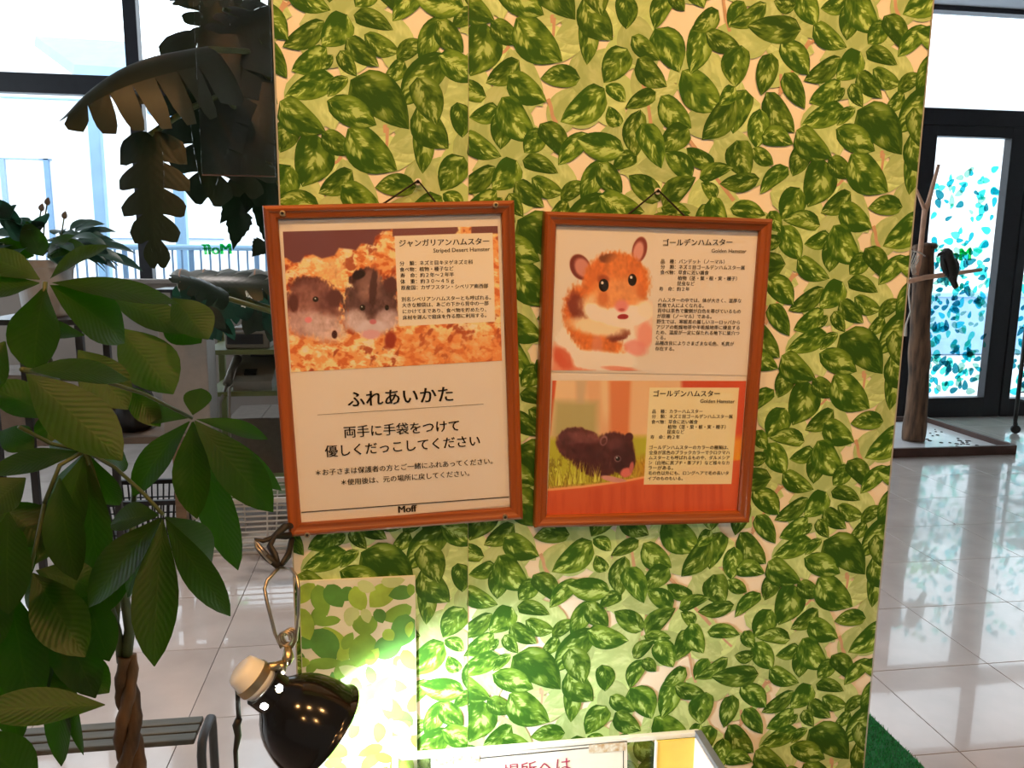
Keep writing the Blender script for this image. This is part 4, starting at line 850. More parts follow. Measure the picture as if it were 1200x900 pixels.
e = P3(280, 1000, LY+.05); q.tube([e, Vector((e.x+.01, e.y+.01, 0.25)), Vector((e.x+.02, e.y+.02, 0.02)), Vector((e.x+.12, e.y+.03, 0.006))], 0.0026, 8); q.build('power_cord', M['rubber'], lamp, smooth=True)

# ------------------------------------------------------------------ clear tank standing against the wall, paper notice inside
M['acryl'] = glassmat('clear_acrylic', (0.93, 0.95, 0.92), 0.05, 0.05)
M['acryl_edge'] = mat('milky_acrylic_rim', alb(222, 196, 168), 0.3, var=0.08, scale=30)
M['alu_rim'] = mat('brown_grey_rim', alb(120, 98, 80), 0.35, metal=0.3, var=0.1)
M['table_wood'] = mat('brown_table_wood', (0.22, 0.13, 0.07), 0.5, var=0.3, scale=12, stretch=(0.3, 3, 3))
TX0_, TX1_, TZ0, TZ1, TYB, TYF = -0.010, 0.437, 0.42, 0.716, -0.028, -0.44
tank = thing('clear_tank', 'clear open-topped tank standing against the leaf wallpaper', 'tank', ((TX0_+TX1_)/2, (TYB+TYF)/2, TZ0))
def tb(name, c, s, m, bev=0.0008):
    q = MB(); q.bevbox(c, s, bev); return q.build(name, M[m], tank)
xm, ym, zm = (TX0_+TX1_)/2, (TYB+TYF)/2, (TZ0+TZ1)/2; hz = TZ1-TZ0
tb('back_pane', (xm, TYB, zm), (TX1_-TX0_, 0.004, hz), 'acryl'); tb('front_pane', (xm, TYF, zm), (TX1_-TX0_, 0.004, hz), 'acryl'); tb('side_pane', (TX0_, ym, zm), (0.004, TYB-TYF, hz), 'acryl'); tb('side_pane', (TX1_, ym, zm), (0.004, TYB-TYF, hz), 'acryl')
tb('bottom_panel', (xm, ym, TZ0+0.004), (TX1_-TX0_, TYB-TYF, 0.008), 'acryl_edge')
tb('rim', (xm, TYB, TZ1-0.003), (TX1_-TX0_+0.008, 0.008, 0.008), 'acryl_edge'); tb('rim', (xm, TYF, TZ1-0.003), (TX1_-TX0_+0.008, 0.008, 0.008), 'acryl_edge')
tb('rim', (TX1_+0.002, ym, TZ1-0.003), (0.011, TYB-TYF, 0.010), 'alu_rim'); tb('rim', (TX0_, ym, TZ1-0.003), (0.008, TYB-TYF, 0.008), 'acryl_edge')
tab = thing('low_table', 'brown wooden table carrying the clear tank', 'table', (xm, ym, 0))
q = MB(); q.bevbox((xm, ym, 0.40), (0.62, 0.44, 0.036), 0.004); q.build('table_top', M['table_wood'], tab)
for sx in (-1, 1):
    for sy in (-1, 1):
        q = MB(); q.bevbox((xm+sx*0.27, ym+sy*0.18, 0.191), (0.04, 0.04, 0.382), 0.003); q.build('leg', M['table_wood'], tab)
# notice paper
ny = TYB-0.004; NZ = (0, 0, 1)
note = thing('paper_notice', 'white notice with red lettering and stained tape inside the tank', 'sign', P3(620, 915, ny))
A = [P3(505, 889, ny), P3(735, 868, ny), P3(735, 960, ny), P3(505, 985, ny)]
M['note'] = mat('pinkish_white_paper', alb(226, 196, 172), 0.6, var=0.04, scale=20)
q = MB(); q.add(A+[v+Vector((0, 0.0006, 0)) for v in A], [(0, 3, 2, 1), (4, 5, 6, 7), (0, 1, 5, 4), (1, 2, 6, 5), (2, 3, 7, 6), (3, 0, 4, 7)]); q.build('paper', M['note'], note)
M['red_ink'] = mat('dark_red_ink', alb(150, 24, 40), 0.6)
q = MB(); ink_line(q, '元の場所へは', NZ, 549, 917, 669, 902, ny-0.0006, .0, yscale=1.0); q.build('red_lettering', M['red_ink'], note, kind='stuff')
q = MB(); rule(q, NZ, 562, 888.5, 692, 876.2, 0.0016, ny-0.0006); rule(q, NZ, 730.5, 872, 730.5, 960, 0.0014, ny-0.0006); q.build('border_line', M['ink'], note, kind='stuff')
M['tape'] = mat('stained_brown_tape', alb(222, 178, 128), 0.4, scale=160, col2=alb(176, 112, 52))
for (x0, y0, x1, y1, h) in ((508, 888, 562, 884, 9), (690, 873, 733, 869.5, 10)):
    B = [P3(x0, y0, ny-0.0009), P3(x1, y1, ny-0.0009), P3(x1, y1+h, ny-0.0009), P3(x0, y0+h, ny-0.0009)]
    q = MB(); q.add(B+[v+Vector((0, 0.0002, 0)) for v in B], [(0, 3, 2, 1), (4, 5, 6, 7), (0, 1, 5, 4), (1, 2, 6, 5), (2, 3, 7, 6), (3, 0, 4, 7)]); q.build('tape_strip', M['tape'], note)
# amber plastic box in the right corner of the tank
M['amber'] = mat('amber_plastic', alb(226, 152, 48), 0.35, var=0.05); M['cream_pl'] = mat('cream_plastic', alb(250, 232, 196), 0.35, var=0.03)
abx = thing('amber_box', 'amber open plastic box in the right corner of the tank', 'box', (0.40, -0.09, TZ0+0.008))
bx0, bx1, by0, by1, bz0, bz1 = 0.372, 0.4325, -0.19, -0.036, TZ0+0.0085, 0.711
def ab(name, c, s, m): q = MB(); q.bevbox(c, s, 0.0012); q.build(name, M[m], abx)
ab('back_side', ((bx0+bx1)/2, by1, (bz0+bz1)/2), (bx1-bx0, 0.003, bz1-bz0), 'amber'); ab('right_side', (bx1, (by0+by1)/2, (bz0+bz1)/2), (0.003, by1-by0, bz1-bz0), 'cream_pl')
ab('left_side', (bx0, (by0+by1)/2, (bz0+0.60)/2), (0.003, by1-by0, 0.60-bz0), 'cream_pl'); ab('front_side', ((bx0+bx1)/2, by0, (bz0+0.60)/2), (bx1-bx0, 0.003, 0.60-bz0), 'amber'); ab('base', ((bx0+bx1)/2, (by0+by1)/2, bz0+0.002), (bx1-bx0, by1-by0, 0.004), 'amber')
ab('back_edge', (bx0, by1, (bz0+bz1)/2), (0.004, 0.005, bz1-bz0), 'cream_pl')

# ------------------------------------------------------------------ turf mat right of the partition
M['turf_base'] = mat('green_turf_backing', (0.008, 0.13, 0.035), 0.9, var=0.3, scale=120)
M['turf'] = mat('green_turf_blade', (0.015, 0.30, 0.075), 0.6, var=0.4, scale=90)
turf = thing('turf_mat', 'green artificial turf mat on the floor beside the papered wall', 'mat', (1.1, 0.5, 0))
mx0, mx1, my0, my1 = 0.76, 1.448, -0.2, 1.035
q = MB(); q.bevbox(((mx0+mx1)/2, (my0+my1)/2, 0.004), (mx1-mx0, my1-my0, 0.006), 0.002); q.build('backing', M['turf_base'], turf)
rn = random.Random(2); q = MB(); vs = []; fs = []
for i in range(26000):
    x = rn.uniform(mx0, mx1); y = rn.uniform(my0, my1); a = rn.uniform(0, 6.28); hh = rn.uniform(0.008, 0.014); c, s = math.cos(a), math.sin(a); o = len(vs)
    vs += [(x-c*.0014, y-s*.0014, .006), (x+c*.0014, y+s*.0014, .006), (x+s*.006*rn.random(), y-c*.006*rn.random(), .006+hh)]; fs.append((o, o+1, o+2))
q.add(vs, fs); q.build('turf_blades', M['turf'], turf, kind='stuff')
# ------------------------------------------------------------------ bird perch with sand tray, right background
M['bark'] = mat('weathered_log', (0.075, 0.045, 0.032), 0.85, var=0.55, scale=9, stretch=(3, 3, 0.5), bump=0.6, col2=(0.24, 0.13, 0.07))
M['branch'] = mat('peeled_branch', (0.66, 0.38, 0.25), 0.7, var=0.15, scale=14, bump=0.2)
M['tray_wood'] = mat('dark_tray_wood', (0.075, 0.035, 0.025), 0.5, var=0.2, scale=12)
M['tray_in'] = mat('white_tray_liner', (0.70, 0.68, 0.68), 0.18, var=0.04, scale=4)
M['rope'] = mat('white_rope', (0.70, 0.64, 0.55), 0.8)
PYD = 4.42; kp = mpp(PYD)
per = thing('bird_perch', 'weathered log bird perch with forked branches standing in a wooden tray', 'perch', (3.95, PYD, 0))
bot = onfloor(1071, 516, 0.03); top = P3(1084, 289, PYD)
rows = 26; pts = []; rad = []
for i in range(rows+1):
    s = i/rows; pts.append(bot.lerp(top, s)+Vector((0.012*math.sin(s*7), 0.01*math.cos(s*5), 0))); rad.append((0.080-0.016*s)*(1+0.05*math.sin(s*17)+0.04*math.sin(s*31)))
q = MB(); q.tube(pts, rad, 18); q.build('log', M['bark'], per, smooth=True)
q = MB(); q.tube([top+Vector((-0.07, 0, -0.01)), top+Vector((0.02, 0, 0.0)), top+Vector((0.075, -0.01, 0.005))], [0.05, 0.062, 0.04], 12, sq=0.5); q.build('log_cap', M['bark'], per, smooth=True)
fy = PYD-0.09
q = MB(); q.tube([P3(1073, 322, fy), P3(1078, 300, fy), P3(1081, 270, fy), P3(1084, 245, fy)], [0.022, 0.02, 0.018, 0.02], 10); q.tube([P3(1084, 247, fy), P3(1088, 237, fy), P3(1093, 218, fy), P3(1100, 193, fy)], [0.02, 0.017, 0.015, 0.011], 10); q.tube([P3(1084, 246, fy), P3(1078, 232, fy), P3(1074, 222, fy)], [0.016, 0.011, 0.008], 8); q.build('forked_branch', M['branch'], per, smooth=True)
q = MB(); q.tube([P3(1060, 331, fy-.02), P3(1085, 325, fy-.03), P3(1115, 321, fy-.03), P3(1150, 316, fy-.02)], [0.017, 0.019, 0.017, 0.013], 10); q.build('perch_bar', M['branch'], per, smooth=True)
q = MB()
for i in range(5): q.tube([P3(1069+i*2.5, 294+i*2, fy-.01), P3(1066+i*1.5, 308+i, fy-.03), P3(1070+i, 322, fy-.01)], 0.0045, 6)
q.tube([P3(1068, 294, fy), P3(1078, 296, fy-.03), P3(1084, 300, fy)], 0.005, 6); q.build('rope_net', M['rope'], per, smooth=True)
q = MB(); q.tube([P3(1067, 325, fy), P3(1065, 345, fy), P3(1067, 365, fy), P3(1062, 380, fy), P3(1061, 394, fy)], [0.006, 0.007, 0.006, 0.007, 0.012], 6); q.build('hanging_rope', M['rope'], per, smooth=True)
tx0, tx1, ty0, ty1 = 3.25, 4.44, 3.99, 5.02
q = MB(); q.box(((tx0+tx1)/2, (ty0+ty1)/2, 0.015), (tx1-tx0-0.02, ty1-ty0-0.02, 0.022)); q.build('tray_liner', M['tray_in'], per)
for c, s in ((((tx0+tx1)/2, ty0, 0.034), (tx1-tx0, 0.03, 0.066)), (((tx0+tx1)/2, ty1, 0.034), (tx1-tx0, 0.03, 0.066)), ((tx0, (ty0+ty1)/2, 0.034), (0.03, ty1-ty0-0.03, 0.066)), ((tx1, (ty0+ty1)/2, 0.034), (0.03, ty1-ty0-0.03, 0.066))):
    q = MB(); q.bevbox(c, s, 0.003); q.build('tray_rail', M['tray_wood'], per)
M['dropping'] = mat('dark_speck', (0.05, 0.04, 0.035), 0.8)
q = MB(); rn = random.Random(6)
for i in range(26):
    x, y, r = rn.uniform(4.0, 4.38), rn.uniform(4.15, 4.7), rn.uniform(0.006, 0.018); q.lathe([(0, 0.006), (r*.7, 0.005), (r, 0)], (x, y, 0.026), (0, 0, 1), 7)
q.build('dark_crumbs', M['dropping'], per, kind='stuff')
# ------------------------------------------------------------------ bird
M['feather'] = mat('black_brown_feathers', (0.016, 0.013, 0.011), 0.6, var=0.5, scale=40, bump=0.3)
M['beak'] = mat('dark_horn_beak', (0.03, 0.025, 0.02), 0.4); M['eye'] = mat('glossy_eye', (0.005, 0.005, 0.005), 0.1); M['tailtip'] = mat('yellow_green_tail', (0.28, 0.34, 0.05), 0.6); M['foot'] = mat('grey_foot', (0.06, 0.055, 0.05), 0.6)
by = fy-0.03
bird = thing('bird', 'small black bird perched on the horizontal branch beside the log', 'bird', P3(1113, 321, by))
sp_ = [(1112, 291.5, 2), (1111, 293, 6), (1109.5, 297, 8.0), (1109.5, 301, 8.2), (1111, 306, 9.2), (1112.5, 312, 10.0), (1114, 318, 9.2), (1116, 324, 6.5), (1117.5, 330, 4.2), (1119, 336, 3.0), (1119.5, 338.5, 1.0)]
q = MB(); q.tube([P3(x, y, by) for x, y, r in sp_], [r*kp for x, y, r in sp_], 16, sq=0.9); q.build('body', M['feather'], bird, smooth=True)
for sx, dy in ((-1, -0.01), (1, -0.01)):
    q = MB(); q.tube([P3(1112+sx*7, 303, by+dy), P3(1113+sx*8.2, 310, by+dy-.01), P3(1114.5+sx*6.5, 319, by+dy-.01), P3(1116.5+sx*3.5, 328, by+dy)], [2.5*kp, 3.8*kp, 3.2*kp, 0.6*kp], 10, sq=0.7); q.build('wing', M['feather'], bird, smooth=True)
q = MB(); q.tube([P3(1103.5, 297, by-.02), P3(1100, 298.5, by-.025), P3(1098.3, 301.5, by-.025)], [2.6*kp, 1.8*kp, 0.3*kp], 8); q.build('beak', M['beak'], bird, smooth=True)
q = MB(); q.lathe([(0, 0.005), (0.004, 0.003), (0.005, 0), (0.003, -0.004)], P3(1105.5, 295.5, by-.046), (-.3, -1, 0), 12); q.build('eye', M['eye'], bird, smooth=True)
for dx in (-4, 2.5):
    q = MB(); f0 = P3(1112+dx, 320, by-.01); q.tube([P3(1112+dx, 316, by-.01), f0], 0.006, 6)
    for a in (-0.016, 0, 0.016): q.tube([f0, f0+Vector((a, -0.018, 0.002)), f0+Vector((a*1.2, -0.026, -0.018)), f0+Vector((a*1.2, -0.022, -0.034))], [0.0045, 0.004, 0.0035, 0.001], 5)
    q.build('foot', M['foot'], bird, smooth=True)
q = MB(); q.tube([P3(1121, 330, by-.01), P3(1122.5, 335, by-.01), P3(1121.5, 338, by-.01)], [0.006, 0.01, 0.003], 8, sq=0.4); q.build('tail_tip', M['tailtip'], bird, smooth=True)
# ------------------------------------------------------------------ rolling cart at the right edge
cart = thing('rolling_cart', 'black metal rolling cart cut off by the right edge', 'cart', (5.1, 4.4, 0))
cx0, cx1, cy0, cy1 = 4.945, 5.42, 4.22, 4.60
for x in (cx0, cx1):
    for y in (cy0, cy1):
        q = MB(); q.tube([(x, y, 0.10), (x, y, 0.95)], 0.016, 10); leg = q.build('leg', M['black_metal'], cart, smooth=True)
        q = MB(); q.lathe([(0.001, -0.014), (0.032, -0.014), (0.036, -0.008), (0.036, 0.008), (0.032, 0.014), (0.001, 0.014)], (x+0.012, y, 0.036), (0.5, 1, 0), 20); q.tube([(x, y, 0.10), (x+.006, y, 0.075), (x+0.012, y, 0.04)], [0.014, 0.018, 0.012], 8); q.build('caster', M['rubber'], leg)
for z in (0.28, 0.56, 0.9):
    q = MB(); q.bevbox(((cx0+cx1)/2, (cy0+cy1)/2, z), (cx1-cx0, cy1-cy0, 0.014), 0.003)
    for y in (cy0, cy1): q.tube([(cx0, y, z+0.06), (cx1, y, z+0.06)], 0.006, 6)
    q.build('shelf', M['black_metal'], cart)
# ------------------------------------------------------------------ green lettering stuck on the glass, read from behind
M['green_film'] = glassmat('green_sticker_film', (0.0, 0.42, 0.05), 0.03, 0.3)
def glass_text(s_, x0, y0, x1, y1, parent, lab):
    q = MB(); ink_line(q, s_, (0, 0, 1), x0, y0, x1, y1, YB-0.0065, 0.05, mirror=True); return q.build('green_lettering', M['green_film'], parent, label=lab, kind='stuff')
glass_text('Moff', 238, 298.5, 271, 297.5, win1, 'green reversed lettering on the glass')
glass_text('Moff', 1102, 307, 1137, 305, door, 'green reversed lettering on the door glass')

# ------------------------------------------------------------------ slatted metal bench behind the braided trunk
M['bench_slat'] = mat('grey_aluminium_slat', (0.13, 0.125, 0.10), 0.45, metal=0.5, var=0.15, scale=12, stretch=(1, 12, 1)); M['bench_frame'] = mat('dark_grey_frame', (0.05, 0.05, 0.05), 0.45, var=0.15)
ben = thing('slatted_bench', 'low grey slatted metal bench behind the braided trunk', 'bench', P3(150, 855, 0.5)*1.0)
ben.location.z = 0
bz = 0.468; br = onfloor(238, 862, bz); by0_ = br.y-0.01; bx1_ = br.x; L_ = 0.62
sl0 = None
for i in range(3):
    c = (bx1_-L_/2, by0_+0.012+i*0.029, bz-0.006)
    if sl0 is None: q = MB(); q.bevbox((0, 0, 0), (L_-0.03, 0.025, 0.012), 0.003); sl0 = q.build('slat', M['bench_slat'], ben); sl0.location = Vector(c)-wloc(ben)
    else: share(sl0, 'slat', ben, c)
for x in (bx1_-L_, bx1_):
    q = MB(); q.tube([(x, by0_-0.01, 0.0), (x, by0_-0.01, bz-0.03), (x, by0_, bz-0.008), (x, by0_+0.02, bz), (x, by0_+0.07, bz), (x, by0_+0.083, bz-0.008), (x, by0_+0.087, bz-0.03), (x, by0_+0.087, 0.0)], 0.009, 10); q.build('leg_frame', M['bench_frame'], ben, smooth=True)
# ------------------------------------------------------------------ baskets and crate on the floor
M['white_plastic'] = mat('white_basket_plastic', (0.62, 0.57, 0.50), 0.5, var=0.05); M['black_plastic'] = mat('black_crate_plastic', (0.012, 0.012, 0.014), 0.45)
def basket(name, lab, cat, c, w, d, h, m, bars, hor):
    r = thing(name, lab, cat, c); c = Vector(c); tw, td = w/2, d/2
    q = MB(); q.bevbox(c+Vector((0, 0, 0.008)), (w*0.86, d*0.86, 0.014), 0.003); q.build('base', M[m], r)
    def side(name, p0, p1, t0, t1):
        q = MB()
        for i in range(bars+1):
            s = i/bars; q.tube([p0.lerp(p1, s), t0.lerp(t1, s)], 0.0045, 5)
        for j in range(1, hor): 
            s = j/hor; q.tube([p0.lerp(t0, s), p1.lerp(t1, s)], 0.0045, 5)
        q.build(name, M[m], r)
    lo = [c+Vector((sx*tw*.86, sy*td*.86, 0.01)) for sx, sy in ((-1, -1), (1, -1), (1, 1), (-1, 1))]; hi = [c+Vector((sx*tw, sy*td, h)) for sx, sy in ((-1, -1), (1, -1), (1, 1), (-1, 1))]
    for i in range(4): side('side_grille', lo[i], lo[(i+1) % 4], hi[i], hi[(i+1) % 4])
    q = MB()
    for i in range(4):
        a, b_ = hi[i], hi[(i+1) % 4]; dd = (b_-a); q.box((a+b_)/2, (abs(dd.x)+0.02 if abs(dd.x) > abs(dd.y) else 0.022, abs(dd.y)+0.02 if abs(dd.y) > abs(dd.x) else 0.022, 0.022))
    q.build('rim', M[m], r); return r
bp = onfloor(292, 655); basket('plastic_basket', 'white slatted plastic basket on the floor beside the clamp', 'basket', (bp.x, bp.y+0.2, 0), 0.52, 0.34, 0.27, 'white_plastic', 3, 10)
bp = onfloor(330, 645); basket('plastic_basket', 'narrow white plastic basket half hidden behind the frame edge', 'basket', (bp.x+0.29, bp.y+0.05, 0), 0.24, 0.2, 0.36, 'white_plastic', 14, 5)
bp = onfloor(160, 650); basket('plastic_crate', 'black slotted plastic crate seen between the pachira leaves', 'crate', (bp.x-0.02, bp.y+0.18, 0), 0.46, 0.36, 0.25, 'black_plastic', 16, 3)

# ------------------------------------------------------------------ olive steel rack with fax telephone
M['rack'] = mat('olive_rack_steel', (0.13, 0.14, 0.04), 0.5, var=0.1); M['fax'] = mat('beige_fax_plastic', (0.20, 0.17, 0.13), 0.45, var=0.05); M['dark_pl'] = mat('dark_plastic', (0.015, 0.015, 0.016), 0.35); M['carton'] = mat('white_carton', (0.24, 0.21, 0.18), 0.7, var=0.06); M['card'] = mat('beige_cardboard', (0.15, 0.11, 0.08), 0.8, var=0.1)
RY = 3.0
rack = thing('steel_rack', 'olive steel rack behind the plants holding a fax telephone', 'rack', (P3(241, 500, RY).x+0.4, RY+0.2, 0))
rx0 = P3(241, 450, RY).x; rx1 = rx0+0.95; s1 = P3(260, 459, RY).z; s2 = P3(260, 410, RY).z
for x in (rx0, rx1):
    for y in (RY, RY+0.4):
        q = MB(); q.bevbox((x, y, 0.64), (0.034, 0.034, 1.28), 0.003); q.build('post', M['rack'], rack)
for z in (0.18, s1, s2):
    q = MB(); q.bevbox(((rx0+rx1)/2, RY+0.2, z-0.012), (rx1-rx0, 0.42, 0.024), 0.003); q.build('shelf', M['rack'], rack)
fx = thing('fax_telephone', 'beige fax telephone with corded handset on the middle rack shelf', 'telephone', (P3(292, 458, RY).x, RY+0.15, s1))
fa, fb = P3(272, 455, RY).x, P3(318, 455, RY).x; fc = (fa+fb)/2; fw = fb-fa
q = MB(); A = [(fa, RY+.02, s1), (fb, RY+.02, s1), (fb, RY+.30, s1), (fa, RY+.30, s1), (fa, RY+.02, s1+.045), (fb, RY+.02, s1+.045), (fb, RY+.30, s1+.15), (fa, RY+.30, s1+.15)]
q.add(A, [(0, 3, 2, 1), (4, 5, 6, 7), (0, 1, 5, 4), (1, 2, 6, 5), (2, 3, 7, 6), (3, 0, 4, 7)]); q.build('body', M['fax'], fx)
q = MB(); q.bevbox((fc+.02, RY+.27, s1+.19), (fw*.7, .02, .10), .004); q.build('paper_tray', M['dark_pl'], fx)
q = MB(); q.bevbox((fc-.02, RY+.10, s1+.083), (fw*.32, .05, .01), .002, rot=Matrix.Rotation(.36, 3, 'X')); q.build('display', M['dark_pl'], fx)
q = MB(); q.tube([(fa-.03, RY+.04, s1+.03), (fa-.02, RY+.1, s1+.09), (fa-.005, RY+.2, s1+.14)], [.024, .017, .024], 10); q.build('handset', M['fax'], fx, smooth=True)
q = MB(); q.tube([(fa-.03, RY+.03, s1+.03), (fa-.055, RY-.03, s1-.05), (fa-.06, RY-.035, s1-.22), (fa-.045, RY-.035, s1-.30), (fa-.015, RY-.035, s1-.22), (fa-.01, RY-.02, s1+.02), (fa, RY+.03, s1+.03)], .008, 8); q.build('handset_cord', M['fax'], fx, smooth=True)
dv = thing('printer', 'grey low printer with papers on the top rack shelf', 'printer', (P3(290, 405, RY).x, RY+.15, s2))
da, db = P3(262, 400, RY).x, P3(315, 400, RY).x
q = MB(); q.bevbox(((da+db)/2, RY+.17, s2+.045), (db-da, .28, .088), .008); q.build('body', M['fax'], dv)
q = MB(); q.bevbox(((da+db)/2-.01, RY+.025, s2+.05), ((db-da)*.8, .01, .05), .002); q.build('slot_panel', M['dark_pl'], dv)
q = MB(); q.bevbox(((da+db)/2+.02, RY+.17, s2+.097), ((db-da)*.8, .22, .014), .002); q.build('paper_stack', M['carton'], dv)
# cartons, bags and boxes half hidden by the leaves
def carton(name, lab, cat, px0, px1, pyb, pyt, y, d, m, rz=0.0, support=None):
    a, b_ = P3(px0, pyb, y), P3(px1, pyt, y); x = (a.x+b_.x)/2; w = b_.x-a.x; z0 = a.z if support is None else support; h = b_.z-z0
    r = thing(name, lab, cat, (x, y+d/2, z0)); R_ = Matrix.Rotation(rz, 3, 'Z')
    q = MB(); q.bevbox((x, y+d/2, z0+h/2), (w, d, h), 0.006, rot=R_); q.build('body', M[m], r)
    for s in (-1, 1):
        q = MB(); q.bevbox(Vector((x, y+d/2, z0+h+0.002))+R_ @ Vector((s*w/4, 0, 0)), (w/2-0.002, d, 0.003), 0.001, rot=R_ @ Matrix.Rotation(s*0.02, 3, 'Y')); q.build('flap', M[m], r)
    return r
tz = 0.62
tbl = thing('work_table', 'beige work table behind the pachira', 'table', (-1.9, 2.75, 0))
q = MB(); q.bevbox((-1.7, 2.7, tz-0.015), (1.6, 0.5, 0.03), 0.004); q.build('table_top', M['card'], tbl)
for sx in (-1, 1):
    for sy in (-1, 1):
        q = MB(); q.bevbox((-1.7+sx*.75, 2.7+sy*.2, (tz-.03)/2), (.045, .045, tz-.03), .003); q.build('leg', M['table_wood'], tbl)
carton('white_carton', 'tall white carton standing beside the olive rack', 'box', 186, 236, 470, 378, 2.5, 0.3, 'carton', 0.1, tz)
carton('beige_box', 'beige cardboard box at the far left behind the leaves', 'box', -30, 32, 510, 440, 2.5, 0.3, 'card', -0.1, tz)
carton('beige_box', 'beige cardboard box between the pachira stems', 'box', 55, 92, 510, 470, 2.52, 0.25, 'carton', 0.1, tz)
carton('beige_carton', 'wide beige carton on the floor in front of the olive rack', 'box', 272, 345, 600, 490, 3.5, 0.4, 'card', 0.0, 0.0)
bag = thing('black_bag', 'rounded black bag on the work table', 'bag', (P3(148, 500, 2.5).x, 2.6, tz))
bc = Vector((P3(148, 500, 2.5).x, 2.62, tz)); q = MB(); q.tube([bc+Vector((0, 0, .0)), bc+Vector((0, 0, .03)), bc+Vector((0, 0, .12)), bc+Vector((0, 0, .2)), bc+Vector((0, 0, .24))], [.08, .115, .12, .09, .03], 20, sq=.7); q.build('body', M['dark_pl'], bag, smooth=True)
q = MB(); q.tube([bc+Vector((-.06, 0, .21)), bc+Vector((-.05, 0, .30)), bc+Vector((.05, 0, .30)), bc+Vector((.06, 0, .21))], .008, 8); q.build('handle', M['dark_pl'], bag, smooth=True)
# rolled cream cloth along the window
M['cloth'] = mat('cream_canvas', (0.34, 0.32, 0.28), 0.9, var=0.08, scale=14, bump=0.2)
roll = thing('canvas_roll', 'long cream canvas roll tied with cords below the window', 'roll', P3(255, 336, 4.4))
a, c = P3(203, 326, 4.4), P3(345, 325, 4.4); q = MB(); n = 24; q.tube([a.lerp(c, i/n)+Vector((0, 0, .008*math.sin(i*1.3))) for i in range(n+1)], [.035]+[.052+.004*math.sin(i*2.1) for i in range(n-1)]+[.035], 14); q.build('canvas', M['cloth'], roll, smooth=True)
for px in (213, 240, 300):
    q = MB(); b0 = P3(px, 326, 4.4); q.tube([b0+Vector((0, -.058*math.cos(t), .058*math.sin(t))) for t in [i*math.pi/6 for i in range(13)]], .006, 6); q.build('cord_tie', M['branch'], roll)
stand = thing('low_shelf', 'dark low shelf under the canvas roll', 'shelf', (a.x+0.5, 4.45, 0)); zt = a.z-0.064
q = MB(); q.bevbox(((a.x+c.x)/2+.2, 4.42, zt-.012), (c.x-a.x+.6, .3, .02), .003); q.build('shelf_top', M['dark_pl'], stand)
for x in (a.x+.02, c.x+.4):
    for y in (4.3, 4.54):
        q = MB(); q.bevbox((x, y, (zt-.022)/2), (.03, .03, zt-.022), .002); q.build('post', M['dark_pl'], stand)
# ------------------------------------------------------------------ plants on the left
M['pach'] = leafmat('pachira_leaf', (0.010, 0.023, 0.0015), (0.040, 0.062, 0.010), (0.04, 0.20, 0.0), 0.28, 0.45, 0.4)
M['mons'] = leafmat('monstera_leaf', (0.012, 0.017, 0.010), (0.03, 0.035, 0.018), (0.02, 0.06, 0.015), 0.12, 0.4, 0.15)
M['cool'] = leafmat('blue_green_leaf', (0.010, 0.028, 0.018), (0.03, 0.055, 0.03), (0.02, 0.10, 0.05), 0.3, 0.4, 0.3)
M['stemg'] = mat('green_stem', (0.06, 0.085, 0.02), 0.5, var=0.2, scale=20)
M['bark2'] = mat('braided_brown_trunk', (0.085, 0.043, 0.018), 0.8, var=0.45, scale=18, stretch=(2, 2, 0.6), bump=0.5, col2=(0.22, 0.12, 0.055))
M['pot'] = mat('pale_ceramic_pot', (0.42, 0.40, 0.38), 0.4, var=0.04); M['soil'] = mat('dark_soil', (0.03, 0.02, 0.014), 0.95, var=0.4, scale=60, bump=0.6)
tocam = Vector(-Fv)
def pot(parent, c, r, h, m='pot'):
    c = Vector(c); q = MB(); q.lathe([(0.001, 0.0), (r*.72, 0.0), (r*.78, h*.05), (r*.95, h*.85), (r, h*.88), (r, h), (r*.92, h), (r*.90, h*.9)], c, (0, 0, 1), 36); q.build('pot', M[m], parent, smooth=False)
    q = MB(); q.lathe([(0.0, h*.92), (r*.5, h*.93), (r*.91, h*.9)], c, (0, 0, 1), 30); q.build('soil', M['soil'], parent)
def leafobj(parent, b, t, w, n, m='pach', bend=0.12, fold=0.22, twist=0.0, wav=0.0, peak=0.5, rows=10):
    q = MB(); leaf_geo(q, b, t, w, n, bend, fold, rows, twist, wav, peak); return q.build('leaf', M[m], parent, smooth=True, org=b)
